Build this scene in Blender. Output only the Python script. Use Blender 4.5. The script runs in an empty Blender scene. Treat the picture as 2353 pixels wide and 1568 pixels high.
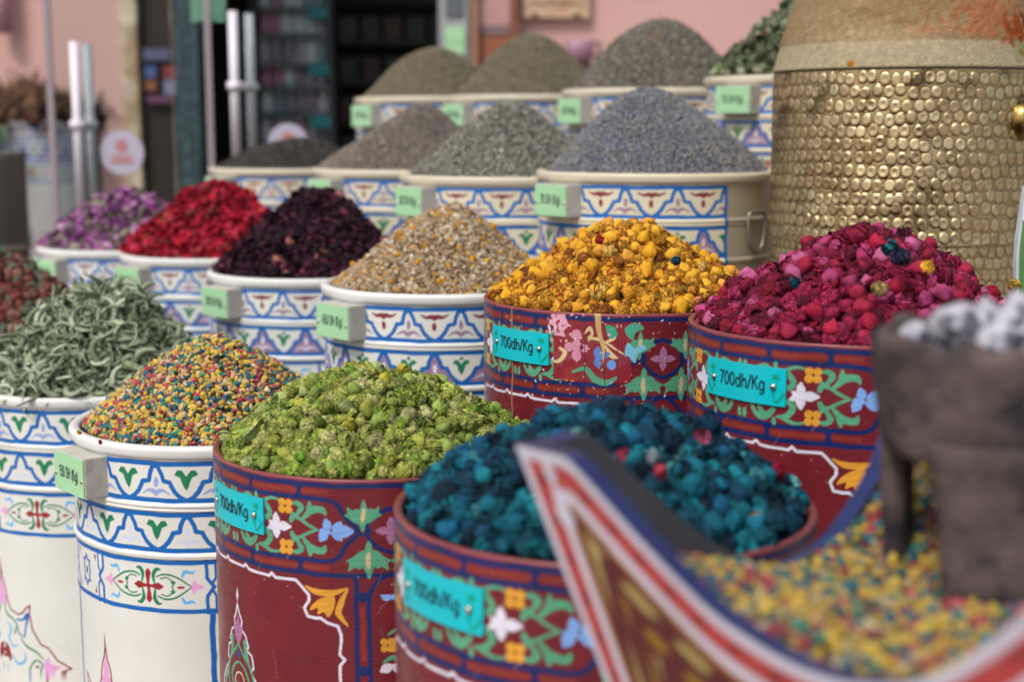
import bpy, bmesh, math, random
import numpy as np
from mathutils import Vector, Matrix, noise as mn
PI = math.pi
random.seed(7)
RNG = np.random.default_rng(7)
COL = bpy.context.scene.collection
SC = bpy.context.scene

# ------------------------------------------------------------------ colours
def lin(c):
    if isinstance(c, str):
        c = tuple(int(c[i:i + 2], 16) for i in (0, 2, 4))
    a = np.array(c, float) / 255.0
    return np.where(a <= 0.04045, a / 12.92, ((a + 0.055) / 1.055) ** 2.4)
def lin4(c):
    l = lin(c); return (float(l[0]), float(l[1]), float(l[2]), 1.0)

# ------------------------------------------------------------------ camera
FPX = 3268.0                      # focal length in units of a 2353 px wide frame
CAM = np.array([0.0, 0.0, 1.20])
PITCH = math.atan(494 / FPX)
FW = np.array([0, math.cos(PITCH), -math.sin(PITCH)])
UP = np.array([0, math.sin(PITCH), math.cos(PITCH)])
RT = np.array([1.0, 0, 0])
def at(px, py, Z):
    return CAM + Z * (FW + (px - 1176.5) / FPX * RT + (784 - py) / FPX * UP)
def at_y(px, py, Y):
    d = FW + (px - 1176.5) / FPX * RT + (784 - py) / FPX * UP
    return CAM + d * (Y / d[1])

# ------------------------------------------------------------------ objects
def props(o, label=None, cat=None, group=None, kind=None):
    if label: o['label'] = label
    if cat: o['category'] = cat
    if group: o['group'] = group
    if kind: o['kind'] = kind
    return o
def thing(name, label, cat, loc=(0, 0, 0), rz=0.0, group=None):
    o = bpy.data.objects.new(name, None); COL.objects.link(o)
    o.empty_display_size = 0.05
    o.location = [float(v) for v in loc]; o.rotation_euler = (0, 0, rz)
    return props(o, label, cat, group)
def link(name, me, parent=None, mat=None):
    o = bpy.data.objects.new(name, me); COL.objects.link(o)
    if mat is not None and len(me.materials) == 0: me.materials.append(mat)
    if parent is not None: o.parent = parent
    return o
def mesh_np(name, V, F, mat=None, col=None, smooth=True):
    """V (n,3); F int array (m,3) or (m,4) or list of such arrays; col (n,3) linear"""
    V = np.ascontiguousarray(V, dtype=np.float32)
    Fs = F if isinstance(F, list) else [F]
    me = bpy.data.meshes.new(name)
    me.vertices.add(len(V)); me.vertices.foreach_set('co', V.ravel())
    nl = sum(f.size for f in Fs); nf = sum(len(f) for f in Fs)
    me.loops.add(nl); me.polygons.add(nf)
    li = np.concatenate([f.ravel() for f in Fs]).astype(np.int32)
    tot = np.concatenate([np.full(len(f), f.shape[1], np.int32) for f in Fs])
    st = np.concatenate([[0], np.cumsum(tot)[:-1]]).astype(np.int32)
    me.loops.foreach_set('vertex_index', li)
    me.polygons.foreach_set('loop_start', st)
    me.polygons.foreach_set('loop_total', tot)
    me.polygons.foreach_set('use_smooth', np.full(nf, smooth, bool))
    me.update(calc_edges=True)
    if col is not None:
        a = me.color_attributes.new('Col', 'FLOAT_COLOR', 'POINT')
        c = np.ones((len(V), 4), np.float32); c[:, :col.shape[1]] = col
        a.data.foreach_set('color', c.ravel())
    if mat is not None: me.materials.append(mat)
    me.validate()
    return me
def from_bm(name, bm, mat=None, smooth=False, bevel=0.0, seg=2):
    if bevel > 0:
        bmesh.ops.bevel(bm, geom=bm.edges[:], offset=bevel, segments=seg, affect='EDGES', profile=0.7, clamp_overlap=True)
    bmesh.ops.recalc_face_normals(bm, faces=bm.faces[:])
    me = bpy.data.meshes.new(name); bm.to_mesh(me); bm.free()
    for p in me.polygons: p.use_smooth = smooth
    if mat is not None: me.materials.append(mat)
    return me
def box_bm(c, s, bm=None, rz=0.0):
    bm = bm or bmesh.new()
    r = bmesh.ops.create_cube(bm, size=1.0)
    M = Matrix.Translation(Vector([float(v) for v in c])) @ Matrix.Rotation(rz, 4, 'Z') @ Matrix.Diagonal((s[0], s[1], s[2], 1))
    bmesh.ops.transform(bm, matrix=M, verts=r['verts'])
    return bm
def box(name, c, s, mat, parent=None, bevel=0.002, rz=0.0):
    return link(name, from_bm(name, box_bm(c, s, rz=rz), mat, bevel=min(bevel, min(s) * 0.3)), parent)
def grid_faces(nr, nc, wrap=False):
    r = np.arange(nr - 1)[:, None]; ncc = nc if wrap else nc - 1
    c = np.arange(ncc)[None, :]; c2 = (c + 1) % nc
    return np.stack([(r * nc + c), (r * nc + c2), ((r + 1) * nc + c2), ((r + 1) * nc + c)], -1).reshape(-1, 4)
def revolve(name, prof, n, mat, parent=None, smooth=True):
    """closed surface of revolution, prof list of (r,z)"""
    th = np.linspace(0, 2 * PI, n, endpoint=False)
    P = np.array(prof, float)
    V = np.stack([P[:, 0:1] * np.sin(th), -P[:, 0:1] * np.cos(th), np.repeat(P[:, 1:2], n, 1)], -1).reshape(-1, 3)
    me = mesh_np(name, V, grid_faces(len(P), n, True)[:, ::-1], mat, smooth=smooth)
    return link(name, me, parent)
def tube(name, pts, rad, mat, parent=None, n=12, closed=False):
    pts = [Vector([float(v) for v in p]) for p in pts]; m = len(pts); V = []
    nrm = None
    for i, p in enumerate(pts):
        a = pts[(i - 1) % m] if (closed or i > 0) else p
        b = pts[(i + 1) % m] if (closed or i < m - 1) else p
        t = (b - a).normalized()
        if nrm is None: nrm = t.orthogonal().normalized()
        nrm = (nrm - t * nrm.dot(t)).normalized(); bi = t.cross(nrm)
        r = rad if not hasattr(rad, '__len__') else rad[i]
        for k in range(n):
            q = 2 * PI * k / n
            V.append(p + (nrm * math.cos(q) + bi * math.sin(q)) * r)
    F = []
    for i in range(m if closed else m - 1):
        for k in range(n):
            j = (i + 1) % m
            F.append((i * n + k, i * n + (k + 1) % n, j * n + (k + 1) % n, j * n + k))
    me = bpy.data.meshes.new(name)
    if not closed:
        F.append(tuple(range(n))[::-1]); F.append(tuple((m - 1) * n + k for k in range(n)))
    me.from_pydata([tuple(v) for v in V], [], F); me.update()
    for p in me.polygons: p.use_smooth = True
    me.materials.append(mat)
    return link(name, me, parent)

# ------------------------------------------------------------------ materials
def mat(name, color=None, rough=0.5, metal=0.0, attr=False, bump=0.0, bscale=60, bdetail=4, mottle=0.0, mscale=12,
        spec=0.5, alt=None, altscale=6, altlo=0.5, althi=0.65, rvar=0.0, sheen=0.0, coat=0.0, rand=0.0, bdist=0.002):
    m = bpy.data.materials.new(name); m.use_nodes = True
    nt = m.node_tree; N = nt.nodes; L = nt.links
    b = N['Principled BSDF']; b.inputs['Roughness'].default_value = rough
    b.inputs['Metallic'].default_value = metal; b.inputs['Specular IOR Level'].default_value = spec
    b.inputs['Coat Weight'].default_value = coat; b.inputs['Coat Roughness'].default_value = 0.15
    if sheen: b.inputs['Sheen Weight'].default_value = sheen
    tc = N.new('ShaderNodeTexCoord'); src = tc.outputs['Object']
    if attr:
        a = N.new('ShaderNodeAttribute'); a.attribute_name = 'Col'; out = a.outputs['Color']
    else:
        a = N.new('ShaderNodeRGB'); a.outputs[0].default_value = lin4(color); out = a.outputs[0]
    if alt is not None:
        n2 = N.new('ShaderNodeTexNoise'); n2.inputs['Scale'].default_value = altscale; n2.inputs['Detail'].default_value = 6
        n2.inputs['Roughness'].default_value = 0.65
        L.new(src, n2.inputs['Vector'])
        mr = N.new('ShaderNodeMapRange'); mr.inputs[1].default_value = altlo; mr.inputs[2].default_value = althi
        L.new(n2.outputs['Fac'], mr.inputs[0])
        mx = N.new('ShaderNodeMix'); mx.data_type = 'RGBA'
        L.new(mr.outputs[0], mx.inputs[0]); L.new(out, mx.inputs[6]); mx.inputs[7].default_value = lin4(alt)
        out = mx.outputs[2]
    if mottle:
        n1 = N.new('ShaderNodeTexNoise'); n1.inputs['Scale'].default_value = mscale; n1.inputs['Detail'].default_value = 5
        L.new(src, n1.inputs['Vector'])
        m1 = N.new('ShaderNodeMapRange'); m1.inputs[1].default_value = 0.3; m1.inputs[2].default_value = 0.7
        m1.inputs[3].default_value = 1 - mottle; m1.inputs[4].default_value = 1 + mottle
        L.new(n1.outputs['Fac'], m1.inputs[0])
        sc = N.new('ShaderNodeVectorMath'); sc.operation = 'SCALE'
        L.new(out, sc.inputs[0]); L.new(m1.outputs[0], sc.inputs['Scale']); out = sc.outputs[0]
    if rvar:
        n3 = N.new('ShaderNodeTexNoise'); n3.inputs['Scale'].default_value = 25; n3.inputs['Detail'].default_value = 5
        L.new(src, n3.inputs['Vector'])
        m3 = N.new('ShaderNodeMapRange'); m3.inputs[1].default_value = 0.3; m3.inputs[2].default_value = 0.7
        m3.inputs[3].default_value = rough - rvar; m3.inputs[4].default_value = rough + rvar
        L.new(n3.outputs['Fac'], m3.inputs[0]); L.new(m3.outputs[0], b.inputs['Roughness'])
    L.new(out, b.inputs['Base Color'])
    if bump:
        n4 = N.new('ShaderNodeTexNoise'); n4.inputs['Scale'].default_value = bscale; n4.inputs['Detail'].default_value = bdetail
        L.new(src, n4.inputs['Vector'])
        bp = N.new('ShaderNodeBump'); bp.inputs['Strength'].default_value = bump; bp.inputs['Distance'].default_value = bdist
        L.new(n4.outputs['Fac'], bp.inputs['Height']); L.new(bp.outputs[0], b.inputs['Normal'])
    return m
M_WPAINT = mat('white_drum_paint', attr=True, rough=0.42, mottle=0.05, mscale=9, bump=0.12, bscale=90, rvar=0.1)
M_RPAINT = mat('red_drum_paint', attr=True, rough=0.33, mottle=0.13, mscale=22, bump=0.22, bscale=70, rvar=0.1)
M_WWOOD = mat('whitewashed_wood', 'B9B5A9', rough=0.75, mottle=0.1, mscale=30, bump=0.4, bscale=120, alt='7F786A', altscale=14, altlo=0.6, althi=0.85)
M_GREENSH = mat('green_paper', 'A6D4A4', rough=0.45, mottle=0.04, spec=0.4)
M_TURQ = mat('turquoise_plate', '0EBCC8', rough=0.22, mottle=0.03, spec=0.5)
M_TGREEN = mat('plate_green_print', '119C7C', rough=0.3)
M_INK = mat('black_ink', '16202A', rough=0.4)
M_PIN = mat('steel_pin', 'C9C3B0', rough=0.28, metal=1.0)
M_STEEL = mat('drum_steel', '9C9686', rough=0.4, metal=0.7, mottle=0.1)
M_CHROME = mat('brushed_chrome', 'E8E0E8', rough=0.5, metal=0.0, mottle=0.04)
M_CHUNK = mat('dried_flower', attr=True, rough=0.8, mottle=0.16, mscale=160, bump=0.6, bscale=260, spec=0.25, bdist=0.0015)
def wrinkle(m, sc=135, lo=.38, hi=1.22, dist=.0010):
    """creased papery look of dried petals, amount taken from the attribute's alpha"""
    nt = m.node_tree; N = nt.nodes; L = nt.links; b = N['Principled BSDF']; a = [n for n in N if n.type == 'ATTRIBUTE'][0]; tc = [n for n in N if n.type == 'TEX_COORD'][0]
    n1 = N.new('ShaderNodeTexNoise'); n1.inputs['Scale'].default_value = sc; n1.inputs['Detail'].default_value = 1.5; n1.inputs['Distortion'].default_value = 1.2; L.new(tc.outputs['Object'], n1.inputs['Vector'])
    ab = N.new('ShaderNodeMath'); ab.operation = 'SUBTRACT'; ab.inputs[1].default_value = .5; L.new(n1.outputs['Fac'], ab.inputs[0])
    a2 = N.new('ShaderNodeMath'); a2.operation = 'ABSOLUTE'; L.new(ab.outputs[0], a2.inputs[0])
    mr = N.new('ShaderNodeMapRange'); mr.inputs[1].default_value = .01; mr.inputs[2].default_value = .10; mr.inputs[3].default_value = lo; mr.inputs[4].default_value = hi; L.new(a2.outputs[0], mr.inputs[0])
    mx = N.new('ShaderNodeMix'); mx.data_type = 'FLOAT'; mx.inputs[2].default_value = 1.0; L.new(a.outputs['Alpha'], mx.inputs[0]); L.new(mr.outputs[0], mx.inputs[3])
    old = b.inputs['Base Color'].links[0].from_socket; sc_ = N.new('ShaderNodeVectorMath'); sc_.operation = 'SCALE'; L.new(old, sc_.inputs[0]); L.new(mx.outputs[0], sc_.inputs['Scale']); L.new(sc_.outputs[0], b.inputs['Base Color'])
    bp = N.new('ShaderNodeBump'); bp.inputs['Distance'].default_value = dist; L.new(a.outputs['Alpha'], bp.inputs['Strength']); L.new(mr.outputs[0], bp.inputs['Height'])
    if b.inputs['Normal'].links: L.new(b.inputs['Normal'].links[0].from_socket, bp.inputs['Normal'])
    L.new(bp.outputs[0], b.inputs['Normal']); return m
M_CHUNK = wrinkle(M_CHUNK)
M_SMOOTHCH = mat('dyed_chip', attr=True, rough=0.6, mottle=0.1, mscale=200, bump=0.3, bscale=300, spec=0.3)
M_PINK = mat('pink_plaster', 'D0A49C', rough=0.9, mottle=0.05, mscale=2.2, bump=0.3, bscale=30, alt='CB9C96', altscale=1.3)
M_BRASS = mat('hammered_brass', attr=True, rough=0.34, metal=1.0, mottle=0.10, mscale=50, rvar=0.10, bump=0.15, bscale=240)
M_TAN = mat('dusty_clay', 'A08A68', rough=0.95, mottle=0.12, mscale=14, bump=1.0, bscale=150, bdetail=8, alt='A86A45', altscale=4.2, altlo=0.60, althi=0.78, spec=0.15, bdist=0.006)
M_WOODD = mat('dark_step_wood', '4A3427', rough=0.8, mottle=0.2, bump=0.4)
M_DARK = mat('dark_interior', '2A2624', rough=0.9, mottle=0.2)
M_GROUND = mat('paving', '8C8078', rough=0.9, mottle=0.15, mscale=3, bump=0.5, bscale=20)
M_BROWN = mat('walnut_wood', '5A3B2C', rough=0.6, mottle=0.2, mscale=8, bump=0.2)
M_POSTW = mat('pine_post', 'B08F72', rough=0.7, mottle=0.22, mscale=18, bump=0.3)
M_BRZ = mat('sooty_clay', '5E504C', rough=0.9, mottle=0.3, mscale=22, bump=0.8, bscale=60, alt='2E2B30', altscale=13, altlo=0.46, althi=0.60, spec=0.2, bdist=0.004)
M_ASH = mat('alum_stone', 'BEBCC4', rough=0.7, mottle=0.2, mscale=40, bump=0.5, bscale=60, alt='4A4A56', altscale=26, altlo=0.46, althi=0.58)
M_INNER = mat('grey_inner_board', '3E3D43', rough=0.6, mottle=0.22, mscale=14, bump=0.3, bscale=40)
M_BLUEP = mat('blue_edge_paint', '262D5A', rough=0.35, mottle=0.2, mscale=30, bump=0.2)
M_TRAYP = mat('tray_paint', attr=True, rough=0.4, mottle=0.06, mscale=20)
M_CREAMC = mat('cream_carton', 'D2CFCB', rough=0.6)

# ------------------------------------------------------------------ painter : analytic antialiased shapes on a set of points
AA = 0.0007
def hand(S, V, k=1.0):
    """slightly unsteady hand: wobble of the drawing coordinates"""
    return (S + k * .0006 * (np.sin(S * 75 + 3 * np.sin(V * 60)) + .6 * np.sin(V * 110 + S * 40)), V + k * .0005 * (np.sin(S * 60 + 1.3) + .5 * np.sin(S * 140 + V * 90)))
class Paint:
    def __init__(s, X, Y, base):
        s.X = X; s.Y = Y; s.C = np.tile(lin(base), (len(X), 1))
    def blend(s, a, c):
        a = a[:, None]; s.C = s.C * (1 - a) + lin(c) * a if not isinstance(c, np.ndarray) else s.C * (1 - a) + c * a
def _box(X, Y, P, m):
    return np.where((X > P[:, 0].min() - m) & (X < P[:, 0].max() + m) & (Y > P[:, 1].min() - m) & (Y < P[:, 1].max() + m))[0]
def smooth_pts(P, k=6, closed=False):
    P = [np.array(p, float) for p in P]; n = len(P); out = []
    rng = range(n) if closed else range(n - 1)
    for i in rng:
        p0 = P[(i - 1) % n] if (closed or i > 0) else P[i]
        p1 = P[i]; p2 = P[(i + 1) % n]
        p3 = P[(i + 2) % n] if (closed or i + 2 < n) else p2
        for j in range(k):
            t = j / k
            out.append(0.5 * ((2 * p1) + (-p0 + p2) * t + (2 * p0 - 5 * p1 + 4 * p2 - p3) * t * t + (-p0 + 3 * p1 - 3 * p2 + p3) * t ** 3))
    if not closed: out.append(P[-1])
    return np.array(out)
def a_line(X, Y, P, w, smooth=False):
    """w: width, scalar or per-point list"""
    if smooth:
        ws = None
        if hasattr(w, '__len__'):
            ws = np.interp(np.linspace(0, 1, (len(P) - 1) * 5 + 1), np.linspace(0, 1, len(P)), w)
        P = smooth_pts(P, 5)
        if ws is not None: w = ws
    P = np.array(P, float); w = np.array(w if hasattr(w, '__len__') else [w] * len(P), float) / 2
    A = np.zeros(len(X)); idx = _box(X, Y, P, w.max() + 2 * AA)
    if len(idx) == 0: return A
    x = X[idx]; y = Y[idx]; D = np.full(len(idx), 9.0)
    for i in range(len(P) - 1):
        ax, ay = P[i]; bx, by = P[i + 1]; dx = bx - ax; dy = by - ay; L2 = dx * dx + dy * dy + 1e-12
        t = np.clip(((x - ax) * dx + (y - ay) * dy) / L2, 0, 1)
        D = np.minimum(D, np.hypot(x - ax - t * dx, y - ay - t * dy) - (w[i] + (w[i + 1] - w[i]) * t))
    A[idx] = np.clip(0.5 - D / AA, 0, 1)
    return A
def sd_poly(x, y, P, closed=True):
    D = np.full(len(x), 9.0); ins = np.zeros(len(x), bool); n = len(P)
    for i in range(n if closed else n - 1):
        ax, ay = P[i]; bx, by = P[(i + 1) % n]; dx = bx - ax; dy = by - ay; L2 = dx * dx + dy * dy + 1e-12
        t = np.clip(((x - ax) * dx + (y - ay) * dy) / L2, 0, 1)
        D = np.minimum(D, np.hypot(x - ax - t * dx, y - ay - t * dy))
        c = ((ay > y) != (by > y)) & (x < dx * (y - ay) / (dy if abs(dy) > 1e-12 else 1e-12) + ax)
        ins ^= c
    return np.where(ins, -D, D)
def a_poly(X, Y, P, smooth=False):
    P = smooth_pts(P, 4, True) if smooth else np.array(P, float)
    A = np.zeros(len(X)); idx = _box(X, Y, P, 2 * AA)
    if len(idx): A[idx] = np.clip(0.5 - sd_poly(X[idx], Y[idx], P) / AA, 0, 1)
    return A
def a_ell(X, Y, cx, cy, rx, ry, ang=0.0):
    c, s = math.cos(ang), math.sin(ang); x = X - cx; y = Y - cy
    u = x * c + y * s; v = -x * s + y * c
    d = (np.sqrt((u / rx) ** 2 + (v / ry) ** 2) - 1) * min(rx, ry)
    return np.clip(0.5 - d / AA, 0, 1)
def petal(cx, cy, L, W, ang, tip=0.35):
    """outline of a pointed petal starting at c"""
    ca, sa = math.cos(ang), math.sin(ang); pts = []
    for u, v in ((0, 0.12), (0.25, .42), (0.55, .5), (0.8, tip * 0.8), (1.0, 0), (0.8, -tip * 0.8), (0.55, -.5), (0.25, -.42), (0, -.12)):
        pts.append((cx + ca * u * L - sa * v * W, cy + sa * u * L + ca * v * W))
    return pts
def fleur(p, X, Y, cx, cy, s, ang, c, stem=True):
    for da, l, w in ((0, 1.0, .62), (1.25, .62, .42), (-1.25, .62, .42), (PI, .45, .25)):
        p.blend(a_poly(X, Y, petal(cx, cy, s * l, s * w, ang + da), True), c)

# ---- blue and white drum paint -------------------------------------------------
BLUE = '0062B0'; WHITE = 'DCDBD3'; GREEN = '0F7A50'; MAROON = '7E2A30'; MAUVE = '9A7C96'; LAV = '97A2D4'
PW = 2 * PI * 0.22 / 15
def arches(p, X, V, v0, v1, arch_fill, arch_c, arch_c2, val, white_arch=False):
    h = v1 - v0; T = 0.0075
    band = ((V > v0) & (V < v1)).astype(float)
    h2 = h
    x = (X % PW) - PW / 2; ax = np.abs(x); y = (v1 - V) / h2
    Y = y * h2
    q = PW / 2
    path = [(0, .90), (.10, .86), (.20, .70), (.25, .53), (.38, .51), (.46, .50), (.50, .42), (.62, .27), (.80, .14), (1.0, .06)]
    P = [(a * q, b * h2) for a, b in path]
    if arch_fill:
        inside = [(0, .90 * h2)] + P[1:] + [(q, 0), (-0.001, 0)]
        p.blend(a_poly(ax, Y, inside) * band, arch_fill)
    p.blend(a_line(ax, Y, P, 0.0068) * band, BLUE)
    # arch motif
    if arch_c2: p.blend(a_ell(ax, Y, 0, .50 * h2, .0035, .13 * h2) * band, arch_c2)
    p.blend(a_line(ax, Y, [(0, .21 * h2), (.12 * q, .29 * h2), (.28 * q, .29 * h2), (.48 * q, .20 * h2)], [.006, .007, .004, .0012], True) * band, arch_c)
    p.blend(a_poly(ax, Y, [(-.001, .33 * h2), (.10 * q, .22 * h2), (-.001, .14 * h2)]) * band, arch_c)
    # valley motif
    bx = q - ax
    if val == 'leaf':
        p.blend(a_poly(bx, Y, [(-.001, .28 * h2), (.004, .40 * h2), (.0085, .62 * h2), (.0145, .66 * h2), (.0175, .68 * h2), (.013, .80 * h2), (.006, .79 * h2), (.002, .70 * h2), (-.001, .62 * h2)]) * band, GREEN)
    elif val == 'leaf2':
        p.blend(a_poly(bx, Y, [(-.001, .28 * h2), (.004, .40 * h2), (.008, .60 * h2), (.0155, .64 * h2), (.012, .74 * h2), (.005, .73 * h2), (.002, .66 * h2), (-.001, .60 * h2)]) * band, GREEN)
        p.blend(a_ell(bx, Y, 0, .78 * h2, .0032, .0032) * band, GREEN)
    else:
        p.blend(a_line(bx, Y, [(0, .70 * h2), (.10 * q, .74 * h2), (.30 * q, .72 * h2), (.52 * q, .79 * h2)], [.009, .008, .0055, .002], True) * band, MAROON)
        p.blend(a_ell(bx, Y, 0, .46 * h2, .0042, .12 * h2) * band, MAROON)
    p.blend(np.clip(0.5 - (np.abs(V - v0 - T / 2) - T / 2) / AA, 0, 1), BLUE)
    p.blend(np.clip(0.5 - (np.abs(V - v1 + T / 2) - T / 2) / AA, 0, 1), BLUE)
WB1, WB2, WB3 = (.0205, .083), (.0965, .158), (.1685, .250)
def paint_white(S, V, kind, endband=None, aged=False):
    S, V = hand(S, V, .8)
    p = Paint(S, V, WHITE)
    if kind == 'G':
        arches(p, S, V, *WB1, None, LAV, LAV, 'leaf')
        arches(p, S + PW / 2, V, *WB2, None, 'CFD2E6', 'D3D5E4', 'leaf')
    else:
        arches(p, S, V, *WB1, None, MAUVE, MAUVE, 'bird')
        arches(p, S + PW / 2, V, *WB2, MAUVE, 'CFCBE0', 'DFDCE8', 'leaf2')
    # third band : panels
    v0, v1 = WB3; P3 = 2 * PI * .22 / 5
    x = ((S + .083) % P3) - P3 / 2 + 0.0   # wide panel centre at s = 0.055+...
    xc = ((S - .122 + P3 / 2) % P3) - P3 / 2
    a = np.abs(xc); vm = (v0 + v1) / 2; y = np.abs(V - vm)
    inb = ((V > v0 - .001) & (V < v1 + .001)).astype(float)
    for vv in (v0 + .0035, v1 - .0035):
        p.blend(np.clip(0.5 - (np.abs(V - vv) - .0036) / AA, 0, 1), BLUE)
    H = (v1 - v0) / 2
    # side column between panels, width
    hw = .088
    p.blend(a_line(a, y, [(hw, H), (hw, .014), (hw + .010, 0)], .0055) * inb, BLUE)
    p.blend(a_line(a, y, [(hw + .013, H), (hw + .013, .014), (hw + .007, .004), (hw + .013, -.006)], .004) * inb, BLUE)
    st = P3 / 2
    star = [(st - .012, 0), (st - .008, .008), (st - .011, .016), (st - .004, .016), (st, .024)]
    p.blend(a_line(a, y, star, .004) * inb, BLUE)
    p.blend(a_ell(a, y, st, 0, .004, .006) * inb, GREEN)
    p.blend(a_poly(a, y, [(hw + .019, .030), (hw + .025, .030), (hw + .020, .018)]) * inb, MAROON)
    # rosette
    R1 = MAROON
    p.blend(a_poly(a, y, [(0, .027), (.005, .021), (.002, .004), (.004, .002), (.016, .006), (.024, 0), (.016, -.006), (-.001, -.006), (-.001, .027)]) * inb, '9A1F28')
    p.blend(a_line(a, y, [(.010, .004), (.009, .018), (.014, .026), (.020, .026)], [.002, .006, .006, .002], True) * inb, GREEN)
    p.blend(a_line(a, y, [(.014, .015), (.026, .019), (.042, .016), (.058, .006), (.066, 0)], [.0022, .0030, .003, .0025, .002], True) * inb, GREEN)
    p.blend(a_line(a, y, [(.020, .012), (.030, .014), (.038, .006), (.036, 0)], .0022, True) * inb, GREEN)
    p.blend(a_ell(a, y, .038, .007, .0035, .003) * inb, GREEN)
    p.blend(a_ell(a, y, .050, 0, .006, .0022) * inb, '9A1F28')
    p.blend(a_line(a, y, [(.052, .016), (.056, .024), (.066, .022), (.070, .026)], [.003, .005, .004, .0015], True) * inb, '5CB0E4')
    p.blend(a_poly(a, y, [(.066, 0), (.070, .009), (.074, .005), (.084, .0), (.074, -.005), (.066, -.004)], True) * inb, 'E5A3D0')
    p.blend(a_poly(a, y, [(.064, .001), (.069, .012), (.073, .004)]) * inb, 'E5A3D0')
    # vertical blue bar on the body, at the right border of each wide panel
    bb = (V > v1).astype(float)
    p.blend(np.clip(0.5 - (np.abs(xc - hw - .006) - .0042) / AA, 0, 1) * bb, BLUE)
    # lower medallion (mirror symmetric about s = .022)
    m = np.abs(((S - .030 + P3 / 2) % P3) - P3 / 2) if False else np.abs(S - .030)
    c = .535
    v = np.where(V > c, 2 * c - V, V)
    bm_ = ((V > v1 + .002) & (V < 2 * c - .3)).astype(float)
    out = [(0, .318), (.003, .335), (.010, .352), (.013, .372), (.022, .392), (.040, .400), (.050, .396), (.058, .386), (.067, .380),
           (.064, .396), (.070, .425), (.085, .452), (.100, .458), (.116, .480), (.140, .494), (.120, .502), (.095, .520), (.090, .535)]
    p.blend(a_line(m, v, out, .0034) * bm_, '8E3238')
    p.blend(a_line(m, v, [(0, .318), (0, .300)], [.004, .001]) * bm_, '8E3238')
    p.blend(a_poly(m, v, [(-.001, .330), (.007, .355), (.006, .370), (-.001, .376)]) * bm_, 'DDA0CC')
    p.blend(a_poly(m, v, [(-.001, .378), (.010, .388), (.012, .376), (.007, .366)], True) * bm_, 'DDA0CC')
    for P_, w_, c_ in (([(.004, .384), (.012, .402), (.026, .410), (.034, .420), (.030, .436)], [.002, .004, .004, .003, .004], GREEN),
                       ([(.036, .410), (.050, .408), (.060, .398), (.056, .420), (.052, .440), (.040, .434), (.036, .420)], [.004, .004, .007, .004, .003, .003, .002], BLUE),
                       ([(.010, .418), (.020, .430), (.014, .448), (.024, .462), (.036, .458)], [.002, .005, .004, .004, .002], '5CB0E4'),
                       ([(.044, .444), (.056, .458), (.074, .466), (.090, .480)], [.002, .004, .004, .002], GREEN),
                       ([(.060, .500), (.072, .484), (.086, .488), (.080, .504), (.066, .506)], .0035, GREEN),
                       ([(.020, .480), (.034, .494), (.050, .486), (.050, .470)], [.002, .005, .005, .002], '5CB0E4'),
                       ([(.006, .500), (.020, .512), (.040, .516), (.060, .520)], [.002, .004, .004, .002], BLUE)):
        p.blend(a_line(m, v, P_, w_, True) * bm_, c_)
    p.blend(a_poly(m, v, [(.088, .494), (.100, .474), (.104, .486), (.122, .492), (.108, .502), (.100, .512)], True) * bm_, 'DDA0CC')
    for ang in (0.4, 1.2, 2.0, 2.8): p.blend(a_poly(m, v, petal(.014, .474, .020, .009, ang + 1.2), True) * bm_, '8E2630')
    p.blend(a_ell(m, v, .076, .495, .004, .003) * bm_, '8E3238')
    # dirt specks
    for k in range(70):
        p.blend(a_ell(S, V, random.uniform(-.4, .5), random.uniform(0, .5), random.uniform(.0004, .0011), random.uniform(.0004, .0010)) * .55, '77746A')
    rr = random.Random(21)
    for k in range(26):
        x_, v_ = rr.uniform(-.3, .45), rr.uniform(.26, .6); L_ = rr.uniform(.01, .05)
        p.blend(a_line(S, V, [(x_, v_), (x_ + rr.uniform(-.02, .02), v_ + L_ * .3), (x_ + rr.uniform(-.03, .03), v_ + L_)], [.0003, rr.uniform(.0006, .0030), .0003]) * rr.uniform(.10, .30), rr.choice(['9FB0C8', 'A9A79C', '8A887E']))
    if aged: p.C *= np.where((p.C.min(1) > .25)[:, None], lin('E4DBC6') / .80, 1.0).clip(0, 1)
    if endband is not None:      # the painted frieze stops here, beyond it bare drum
        k = (S > endband).astype(float); p.blend(k, 'A39A84')
        p.blend(np.clip(0.5 - (np.abs(S - endband + .003) - .0035) / AA, 0, 1) * ((V > .025) & (V < .26)), BLUE)
    return p.C

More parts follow.
